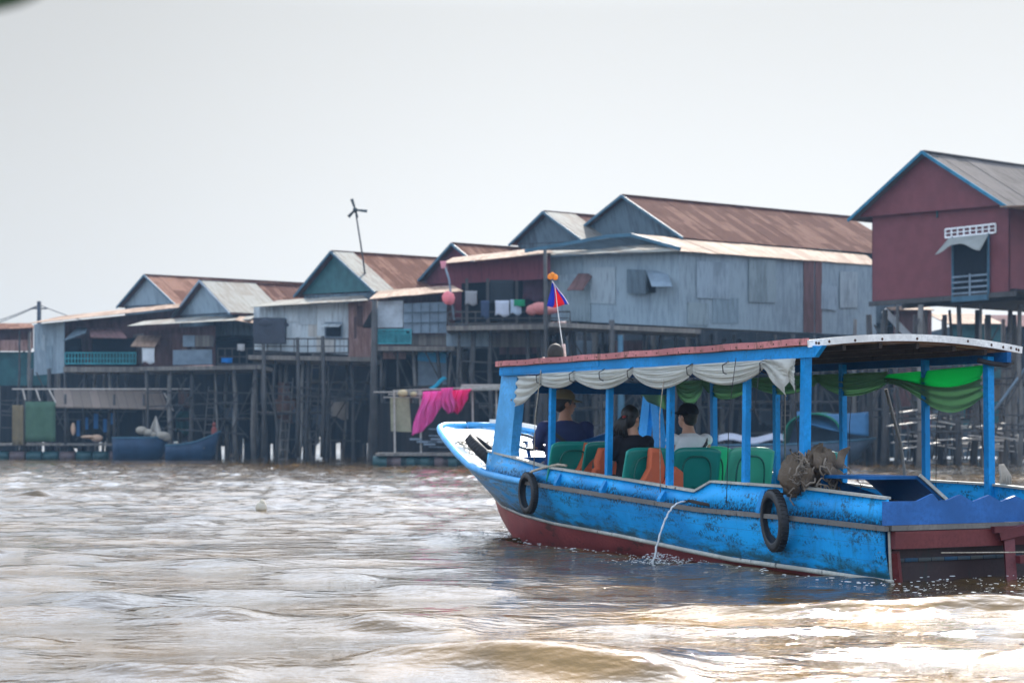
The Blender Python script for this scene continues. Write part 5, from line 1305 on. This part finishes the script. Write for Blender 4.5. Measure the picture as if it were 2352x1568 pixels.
H.posts(590, 850, 7, 820, 94.5, 2, 4, .14); H.screen(560, 860, 805, 108, .3); H.lower(590, 760, 98); H.lower(700, 850, 101, 4.2)
for (u, v0, v1) in ((683, 775, 1050), (741, 772, 1050), (605, 790, 1050)):
    mb = MB(); mb.tube([W(u, v0, 93.6), W(u+3, (v0+v1)/2, 93.6), W(u-1, v1, 93.6)], [.09, .11, .12], 7); H.part(mb, 'stilt', P_post)
# ---- D
H = House('stilt_house', 'grey gabled house with pale patched roof, brown wall and broad bright porch roof', 500, 104)
H.gable((468, 645), (405, 728), (538, 720), 105, 697, 35, roof=C_rust2, wall_=C_grey, trim=P_panel, floorv=780, strip=(0, .5, C_pale), wm=C_gdark)
H.q('porch_roof', C_pale, (292, 748, 101), (575, 733, 100), (600, 716, 105), (330, 737, 105), .05); H.q('porch_roof', C_tanr, (540, 735, 99), (600, 745, 101), (640, 722, 106), (560, 716, 106), .05)
H.wall('wall', C_brn, 330, 400, 760, 755, 838, 838, 103, pat=2, patk='brown'); H.wall('wall', C_brn, 395, 495, 752, 748, 840, 838, 102.5, pat=3, patk='brown')
H.wall('board_panel', P_panel, 397, 487, 804, 802, 838, 836, 102); H.wall('board_panel', P_plank, 448, 490, 770, 770, 796, 796, 102)
H.wall('board_panel', P_panel, 420, 447, 770, 770, 796, 796, 102); H.wall('inner_wall', P_void, 490, 600, 755, 752, 840, 840, 106)
H.q('awning', C_tanr, (300, 794, 100.5), (355, 796, 100.5), (372, 770, 103), (318, 770, 103), .05)
H.rail(500, 600, 800, 838, 101, P_post, 6); H.deckp(320, 600, 842, 100.8, 6, .22, 838); H.posts(330, 590, 6, 842, 101.5, 2, 4, .13); H.screen(300, 600, 840, 116, .3); H.lower(400, 580, 105)
laundry('bright white cloth hanging under the small awning', 326, 355, 798, 834, 100.6, K('bright', (.72, .76, .8)))
laundry('vivid blue plastic sheet on the deck beside the grey boards', 508, 534, 822, 833, 100.4, K('vblue', (.01, .2, .6)))
laundry('small white rag on the porch of the grey gabled house', 545, 562, 790, 805, 100.6, K('rag', (.6, .6, .6)))
# ---- B/C
H = House('stilt_house', 'long brown house under a rusty gable with dark verandas and turquoise fence', 260, 110)
H.gable((340, 632), (277, 706), (413, 701), 114, 700, 35, roof=C_rust, wall_=C_grey, trim=P_bluew, floorv=760, wm=C_gdark)
H.q('long_roof', C_tanr, (62, 743, 106), (412, 706, 106), (412, 696, 111), (140, 726, 111), .05)
H.wall('wall', C_grey, 78, 147, 745, 738, 862, 856, 108, 106.8, pat=2); H.wall('wall', C_brn, 147, 412, 738, 712, 842, 842, 108.5, pat=4, patk='brown')
H.wall('inner_wall', P_void, 150, 186, 778, 776, 838, 838, 107.6); H.wall('inner_wall', P_void, 212, 312, 778, 776, 838, 838, 107.6)
H.q('awning', C_gdark, (146, 782, 105), (196, 764, 105), (200, 752, 107.5), (176, 752, 107.5), .05); H.q('awning', C_brn, (208, 774, 105), (292, 776, 105), (275, 752, 107.5), (204, 752, 107.5), .05)
H.rail(150, 312, 810, 836, 106, P_turq, 22); H.deckp(145, 320, 842, 105.8, 4, .3); H.wall('fence_board', P_teal, 212, 312, 812, 812, 838, 838, 106.2, t=.03)
H.posts(85, 320, 7, 846, 106.5, 2, 4, .13); H.screen(60, 330, 846, 120, .2)
# ---- A far left
H = House('stilt_house', 'dim brown hut at the far left edge with teal lower wall', 20, 118)
H.q('roof', C_rust, (-120, 760, 115), (82, 752, 115), (70, 742, 119), (-120, 742, 119), .05); H.wall('wall', C_brn, -100, 76, 752, 752, 800, 800, 117)
H.wall('board_panel', C_pinkw, -60, 72, 782, 780, 806, 806, 116); H.wall('lower_wall', P_teal, -60, 110, 808, 808, 885, 885, 116.5); H.posts(-60, 80, 4, 760, 115.5, 2, 3, .13); H.screen(-120, 90, 860, 124, .1)

# ---- added back row of huts: blocks the sky and fills the undercroft with darkness
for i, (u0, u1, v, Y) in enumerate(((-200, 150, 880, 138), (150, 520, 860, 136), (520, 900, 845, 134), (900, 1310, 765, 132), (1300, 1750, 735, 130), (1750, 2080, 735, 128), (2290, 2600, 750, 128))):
    s2 = House('sky_blocker_hut', 'added dark plank hut blocking the sky far behind the stilts, number %s from the left of the back row' % ('first', 'second', 'third', 'fourth', 'fifth', 'sixth', 'last')[i], (u0+u1)/2, Y, 'hut', 'added dark huts blocking the sky behind the stilts')
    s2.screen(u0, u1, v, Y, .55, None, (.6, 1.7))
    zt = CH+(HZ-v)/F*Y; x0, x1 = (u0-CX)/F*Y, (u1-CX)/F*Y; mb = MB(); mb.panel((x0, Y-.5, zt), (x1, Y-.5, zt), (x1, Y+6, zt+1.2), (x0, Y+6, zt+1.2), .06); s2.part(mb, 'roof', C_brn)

# ---- tall free poles
for (u0, v0, u1, v1, Y, r_, lb) in ((1252, 575, 1253, 1062, 85, .10, 'tall grey pole standing in front of the laundry balcony'), (1405, 735, 1408, 1060, 83.5, .16, 'thick pale stilt post by the big grey house corner'),
                                    (1425, 770, 1425, 1060, 83.3, .15, 'light blue painted post under the big grey house')):
    p0 = W(u1, v1, Y); mb = MB(); mb.tube([p0, W((u0+u1)/2+2, (v0+v1)/2, Y), W(u0, v0, Y)], [r_*1.1, r_, r_*.8], 8); p0 = Vector((p0.x, p0.y, 0)); tag(mb.off(p0).build('mooring_pole', P_bluew if 'blue' in lb else P_post, loc=p0), lb, 'pole')
# power pole and wires
p0 = Vector(((90-CX)/F*140, 140, 0)); t = thing('power_pole', 'dark power pole standing above the far left roofs', 'pole', p0)
mb = MB(); mb.tube([Vector((0, 0, 0)), Vector((0, 0, CH+(1000-692)/F*140))], .17, 8); mb.bar((-.6, 0, 10.9), (.6, 0, 10.9), .1, .1); mb.build('pole', plain('pole_dark', (.03, .035, .045), .8), t)
mb = MB()
for (ua, va, ub, vb) in ((90, 700, -150, 760), (90, 702, -150, 770), (90, 700, 330, 755)):
    a, b = W(ua, va, 140)-p0, W(ub, vb, 140)-p0; mb.tube([a.lerp(b, k/10)-Vector((0, 0, 1.1*math.sin(math.pi*k/10)*.4)) for k in range(11)], .03, 4)
mb.build('wire', MATS['pole_dark'], t)
# windmill
p0 = W(848, 700, 97); t = thing('wind_turbine', 'small wind turbine on a thin leaning pole above the white tin house', 'wind turbine', p0)
mb = MB(); mb.tube([W(848, 700, 97)-p0, W(833, 590, 97)-p0, W(817, 487, 97)-p0], [.07, .05, .045], 6); mb.build('pole', P_post, t)
hub = W(816, 482, 96.9)-p0
mb = MB(); mb.ell(hub, (.13, .25, .15)); mb.tube([hub, hub+Vector((.1, .1, -.4))], .06, 6); mb.build('hub', plain('mill_dark', (.02, .03, .03), .7), t)
for k, a in enumerate((-.15, 1.9, 3.9)):
    L_ = (.68, .6, .55)[k]; d = Vector((math.cos(a), .35*(k-1), math.sin(a))).normalized(); n_ = Vector((-d.z, .5, d.x)).normalized()*.055
    mb = MB(); mb.panel(hub+d*.1-n_, hub+d*L_-n_*1.6, hub+d*L_+n_*1.6, hub+d*.1+n_, .02); mb.build('blade', MATS['mill_dark'], t)

# ------------------------------------------------------------------ rafts, nets and moored boats
def raft(label, u0, u1, Y, dep, vt, drums=None, m=P_post):
    o0 = Vector((((u0+u1)/2-CX)/F*Y, Y, 0)); t = thing('floating_raft', label, 'raft', o0); x0, x1 = (u0-CX)/F*Y-o0.x, (u1-CX)/F*Y-o0.x; zt = CH+(HZ-vt)/F*Y
    mb = MB(); mb.box(((x0+x1)/2, dep/2, zt-.06), (x1-x0, dep, .12)); mb.build('platform', P_plank, t)
    n = drums or 5
    for i in range(n):
        mb = MB(); xx = x0+(x1-x0)*(i+.5)/n; mb.tube([(xx-.42, .35, .15), (xx+.42, .35, .15)], .27, 12); mb.build('drum', plain('drum_teal', (.01, .055, .06), .5) if i % 3 != 1 else plain('drum_brown', (.10, .07, .07), .6), t)
    return t, o0
t, o0 = raft('long low raft on teal drums at the left carrying a thatched work shelter', -20, 402, 102.5, 5, 1018, 11)
G = lambda u, v, Y: W(u, v, Y)-o0
mb = MB(); mb.panel(G(128, 933, 102.0), G(386, 938, 102.0), G(372, 897, 105.5), G(122, 895, 105.5), .08); mb.build('shelter_roof', plank('thatch_matting', (.22, .17, .14), (.16, .125, .10), .5, 0), t)
mb = MB(); mb.bar(G(28, 893, 102.5), G(440, 893, 102.5), .06, .06)
for (a, b, c, d) in ((52, 892, 58, 918), (82, 892, 92, 920), (113, 895, 128, 924), (376, 900, 398, 943)): mb.bar(G(a, b, 101.8), G(c, d, 101.8), .09, .06)
mb.build('roof_pole', plain('pale_bamboo', (.5, .45, .4), .5), t)
for u in (58, 150, 262, 330, 388):
    mb = MB(); mb.tube([G(u, 905, 102.5), G(u, 1020, 102.5)], .07, 7); mb.build('post', P_post, t)
mb = MB(); mb.sheet(lambda s_, t_: G(58+70*s_, 922+92*t_, 102.4)+Vector((0, .06*math.sin(12*s_), 0)), 10, 6); mb.build('net_screen', cloth('green_net_screen', (.09, .17, .11), .2, .9, 5, .5, 'Object'), t, solid=.02)
mb = MB(); mb.sheet(lambda s_, t_: G(28+26*s_, 930+92*t_, 102.4)+Vector((0, .06*math.sin(12*s_), 0)), 6, 6); mb.build('canvas_screen', cloth('ochre_canvas', (.24, .19, .11), .2, .9, 5, .5, 'Object'), t, solid=.02)
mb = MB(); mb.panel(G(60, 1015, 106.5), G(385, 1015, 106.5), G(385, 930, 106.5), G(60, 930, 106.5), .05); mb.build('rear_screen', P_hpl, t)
mb = MB()
for (u, v, w_, h_) in ((215, 950, 10, 34), (176, 965, 7, 36), (254, 948, 7, 26), (237, 962, 8, 30), (196, 958, 6, 28)): mb.panel(G(u, v+h_, 103.5), G(u+w_, v+h_, 103.5), G(u+w_, v, 103.5), G(u, v, 103.5), .05)
mb.build('hung_cloth', K('hblue', (.04, .16, .38)), t)
bag('cream coil of rope and orange cloth heaped on the raft deck', [(168, 985, 5, 14), (205, 1003, 20, 4), (222, 1006, 14, 8)], 101.5, K('cream', (.65, .45, .32)))
bag('row of pale sacks on the blue barge beside the raft', [(325, 988, 14, 9), (340, 993, 12, 8), (352, 998, 9, 6), (375, 1000, 16, 9), (383, 1006, 10, 7)], 100.1, K('sack', (.46, .41, .34)), 'sack_row', 'sacks')
mb = MB(); p0 = W(360, 1000, 100.5); mb.sheet(lambda s_, t_: W(358-20*(1-t_)*0+(-24+44*s_)*t_*.8, 955+45*t_, 100.5)-p0+Vector((0, .3*math.sin(6*s_)*t_, 0)), 10, 8); o = mb.build('draped_net', K('cream2', (.62, .58, .52), .4), loc=p0, solid=.03); tag(o, 'white net draped to a peak over the blue barge', 'net')
def small_boat(label, u0, u1, Y, vtop0, vtop1, col, beam=1.3, bow='right', name='wooden_boat', inner=None, zrim=None):
    x0, x1 = (u0-CX)/F*Y, (u1-CX)/F*Y; o0 = Vector(((x0+x1)/2, Y, 0)); t = thing(name, label, 'boat', o0, 0, None); L = x1-x0; zs, ze = CH+(HZ-vtop0)/F*Y, CH+(HZ-vtop1)/F*Y
    mb = MB(); n = 24
    def sec(i):
        f = i/n; hb = beam/2*min(1, (1-f)*3.2+.04)**.6*min(1, f*5+.55) ; z = zs+(ze-zs)*f**2.4; x = -L/2+L*f
        kx = x-(.35*f**4)*L*.25; zk = -.15+.5*f**8
        return [(x, -hb, z), (kx, -hb*.85, z*.45), (kx, -hb*.5, zk), (kx, hb*.5, zk), (kx, hb*.85, z*.45), (x, hb, z)]
    S = [sec(i) for i in range(n+1)]; mb.sheet(lambda s_, t_: S[round(s_*n)][round(t_*5)], n, 5); mb.poly([S[0][k] for k in range(6)]); mb.build('hull', col, t, solid=.04)
    mb = MB(); mb.tube([S[i][0] for i in range(n+1)], .05, 6); mb.tube([S[i][5] for i in range(n+1)], .05, 6); mb.build('rim', inner or P_bluew, t)
    mb = MB()
    for f in (.25, .5, .7): 
        x = -L/2+L*f; mb.box((x, 0, zs*.8), (.25, beam*.85, .05))
    mb.build('thwart', P_plank, t)
    return t
B1 = paint('faded_boat_blue', (.006, .035, .085), (.02, .05, .09), .3, 2, .6)
small_boat('blue flat barge with sacks moored at the right end of the raft', 262, 388, 100.5, 1005, 1004, B1, 1.6)
small_boat('slim dark blue boat with raised prow beside the raft', 382, 506, 99, 1022, 990, B1, 1.2)
p0 = W(492, 995, 99); mb = MB(); mb.ell((0, 0, .1), (.16, .14, .28)); mb.ell((0, 0, .48), (.1, .1, .12)); tag(mb.build('boat_bundle', K('brick', (.35, .1, .08)), loc=p0), 'small red bundle in the prow of the slim blue boat', 'bundle')
# centre raft
t, o0 = raft('cluttered raft with a pole frame under the bright pink nets', 862, 1120, 79, 5, 1040, 8, P_post)
mb = MB()
for (a, b, c, d, r_) in ((858, 900, 1000, 900, .05), (892, 905, 1035, 905, .05), (905, 897, 1150, 887, .05), (1060, 884, 1240, 884, .07), (880, 912, 965, 912, .04)): mb.bar(G(a, b, 79.2), G(c, d, 79.2), r_, r_)
for u in (905, 965, 1085, 1140): mb.bar(G(u, 895, 79.5), G(u+2, 1042, 79.5), .08, .08, (0, 1, 0))
mb.build('pole_frame', plain('grey_bamboo', (.34, .31, .28), .6), t)
mb = MB(); mb.panel(G(898, 990, 79.6), G(945, 992, 79.6), G(940, 912, 79.6), G(896, 912, 79.6), .05); mb.build('canvas_panel', paint('pale_olive_canvas', (.28, .27, .18), (.12, .12, .1), .4, 1.5, .8), t)
mb = MB(); mb.panel(G(1055, 895, 79), G(1180, 893, 79), G(1180, 885, 81), G(1060, 884, 81), .05); mb.build('tin_sheet', C_pale, t)
mb = MB()
for i in range(6): mb.box(G(955+i*16, 1008+6*(i % 3), 79.4), (.5, .4, .08)); 
for v in (985, 1000, 1014, 1026): mb.bar(G(985, v, 79.8), G(1110, v+2, 79.8), .05, .05)
mb.build('deck_clutter', P_panel, t)
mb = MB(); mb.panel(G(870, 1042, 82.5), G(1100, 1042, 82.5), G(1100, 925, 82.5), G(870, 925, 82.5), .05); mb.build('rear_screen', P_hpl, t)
bag('pale yellow bundle tied at the left of the pink nets', [(925, 903, 12, 8), (950, 905, 8, 6)], 79, K('yellowish', (.55, .45, .28)))
PN = cloth('pink_netting', (.86, .13, .46), .4, .8, 3, 1.0, 'UV', (2.5, 7, 1), (.8, .15, .5)); PN2 = cloth('hot_pink_netting', (.80, .03, .22), .3, .8, 3, 1.0, 'UV', (2.5, 7, 1), (1, .03, .3))
def netq(label, poly, Y, m):
    p0 = W(poly[0][0], poly[0][1], Y); A_, B_, C_, D_ = [W(u, v, Y)-p0 for u, v in poly]; mb = MB()
    mb.sheet(lambda s_, t_: A_.lerp(B_, s_).lerp(D_.lerp(C_, s_), t_)+Vector((.05*math.sin(7*t_+3*s_), -.16*math.sin(math.pi*s_)*math.sin(math.pi*min(1, t_+.15))+.10*math.sin(19*s_+2*t_)*(.35+.65*t_)+.04*math.sin(41*s_-3*t_), -.18*math.sin(math.pi*s_)*t_+.03*math.sin(15*s_)*t_)), 44, 18); o = mb.build('pink_net', m, loc=p0, solid=.03); tag(o, label, 'net', 'pink nets drying on the raft frame')
netq('long violet pink net hanging to a point at the left', [(972, 899), (1026, 897), (1010, 942), (945, 1000)], 78.6, PN)
netq('narrow pink net gathered over the bar in the middle', [(1012, 892), (1040, 890), (1046, 938), (1018, 940)], 78.4, PN)
netq('hot pink net hanging at the right end of the bar', [(1030, 897), (1084, 893), (1064, 930), (1040, 946)], 78.5, PN2)
# covered boat on the right with green and blue tarps
t = small_boat('moored boat under green and blue tarpaulins seen beneath the canopy', 1640, 2010, 83, 1022, 1006, paint('slate_hull', (.06, .09, .13), (.03, .04, .05), .3, 1, .7), 2.2, name='covered_boat')
o0 = t.location.copy()
def arch(u0, u1, v0, v1, Y0, m, nm, open_=False):
    mb = MB()
    def f(s_, t_):
        a = math.pi*s_; u = (u0+u1)/2-(u1-u0)/2*math.cos(a)*(1-.04*t_); v = v1-(v1-v0)*math.sin(a)**.6
        return W(u+22*t_, v-2*t_, Y0+4.5*t_)-o0
    mb.sheet(f, 18, 8); mb.build(nm, m, t, solid=.05)
arch(1800, 1932, 950, 1022, 82.2, cloth('green_tarp_cover', (.01, .24, .14), .25, .6, 3, .5, 'Object'), 'green_cover')
mb = MB(); mb.sheet(lambda s_, t_: W(1830+165*s_, 945+(55*t_)*(.35+.65*s_)+6*math.sin(3*s_), 83.4-1.0*t_)-o0, 16, 8); mb.build('blue_cover', cloth('blue_tarp_cover', (.05, .17, .34), .2, .6, 3, .5, 'Object'), t, solid=.05)
mb = MB(); mb.panel(W(1812, 1020, 84)-o0, W(1990, 1020, 84)-o0, W(1990, 960, 84)-o0, W(1830, 955, 84)-o0, .05); mb.build('cabin_side', paint('cabin_slate', (.05, .09, .15), (.03, .04, .05), .3, 1, .7), t)
mb = MB(); mb.sheet(lambda s_, t_: W(1650+150*s_, 1000-5*math.sin(9*s_)+14*t_, 82.6-.5*t_)-o0, 18, 4); mb.build('pale_sheet', K('lilac', (.55, .58, .68)), t, solid=.04)
# stacked planks and jetty bits at right
t = thing('jetty_stack', 'sunlit stack of loose planks and poles by the right-hand stilts', 'jetty', W(2150, 1050, 80)-Vector((0, 0, 0))); o0 = t.location.copy(); rr = random.Random(21)
mb = MB()
for i in range(46):
    u = rr.uniform(2075, 2330); v = rr.uniform(940, 1030) if u < 2200 else rr.uniform(975, 1035); L_ = rr.uniform(.6, 2.0); p = W(u, v, rr.uniform(80, 86))-o0; a = rr.uniform(-.35, .35)
    mb.bar(p-Vector((L_/2, .3*a, L_/2*a*.6)), p+Vector((L_/2, .3, L_/2*a*.6)), .28, .04)
mb.build('plank', plain('pale_plank', (.55, .5, .45), .35), t)
mb = MB()
for i in range(26): 
    u = rr.uniform(2060, 2350); p = W(u, 1055, rr.uniform(79, 86))-o0; q = W(u+rr.uniform(-25, 25), rr.uniform(900, 985), 82)-o0; mb.bar(p, q, .07, .07)
mb.build('prop', P_post, t)
p0 = W(2290, 950, 78); mb = MB(); mb.tube([W(2282, 945, 78)-p0, W(2352, 850, 78)-p0, W(2400, 800, 78)-p0], .07, 7); tag(mb.build('slanting_brace', P_panel, loc=p0), 'pale slanting brace at the far right behind the canopy corner', 'pole')
p0 = W(2060, 780, 82); mb = MB(); mb.bar(W(2030, 712, 82)-p0, W(2100, 785, 82)-p0, .12, .28); tag(mb.build('gangplank', P_wpanel, loc=p0), 'pale slanting board descending from the corner of the dark red house', 'board')
laundry('turquoise cloth hanging in the shade under the dark red house', 2108, 2150, 900, 930, 84, K('aqua', (.03, .42, .3), .5)); bpy.data.objects
# floating bag on the river
p0 = W(600, 1172, 5474/172); p0.z = 0; mb = MB(); mb.ell((0, 0, .06), (.10, .08, .09), 14, 9, .08); mb.ell((.02, 0, .13), (.05, .05, .06), 10, 7, .1); tag(mb.build('plastic_bag', K('bag', (.75, .7, .6), .4), loc=p0), 'pale plastic bag floating alone on the open river', 'plastic bag')
# leaf tip in the top left corner, close to the lens
p0 = W(-60, -22, 2.0); mb = MB(); mb.sheet(lambda s_, t_: (.095*s_, .03*math.sin(3*s_), -.004+.020*s_+(t_-.5)*.046*(1-s_)**.8+.0*s_), 12, 4)
mb.tube([(-.3, 0, .06), (-.1, 0, .03), (.0, 0, .0)], .004, 5)
tag(mb.build('leaf', plain('dark_leaf', (.012, .05, .012), .6), loc=p0, solid=.002), 'dark green leaf tip out of focus in the top left corner', 'leaf')

# ------------------------------------------------------------------ haze
mb = MB(); mb.box((0, 0, 7.5), (1210, 1210, 18.0))
hm_ = bpy.data.materials.new('haze'); hm_.use_nodes = True; nt = hm_.node_tree; nt.nodes.clear()
out = nt.nodes.new('ShaderNodeOutputMaterial'); pv = nt.nodes.new('ShaderNodeVolumePrincipled'); pv.inputs['Density'].default_value = 0.00033
pv.inputs['Color'].default_value = (.35, .62, 1.0, 1); pv.inputs['Anisotropy'].default_value = .2; nt.links.new(pv.outputs[0], out.inputs['Volume'])
o = mb.build('haze', hm_); o['kind'] = 'stuff'
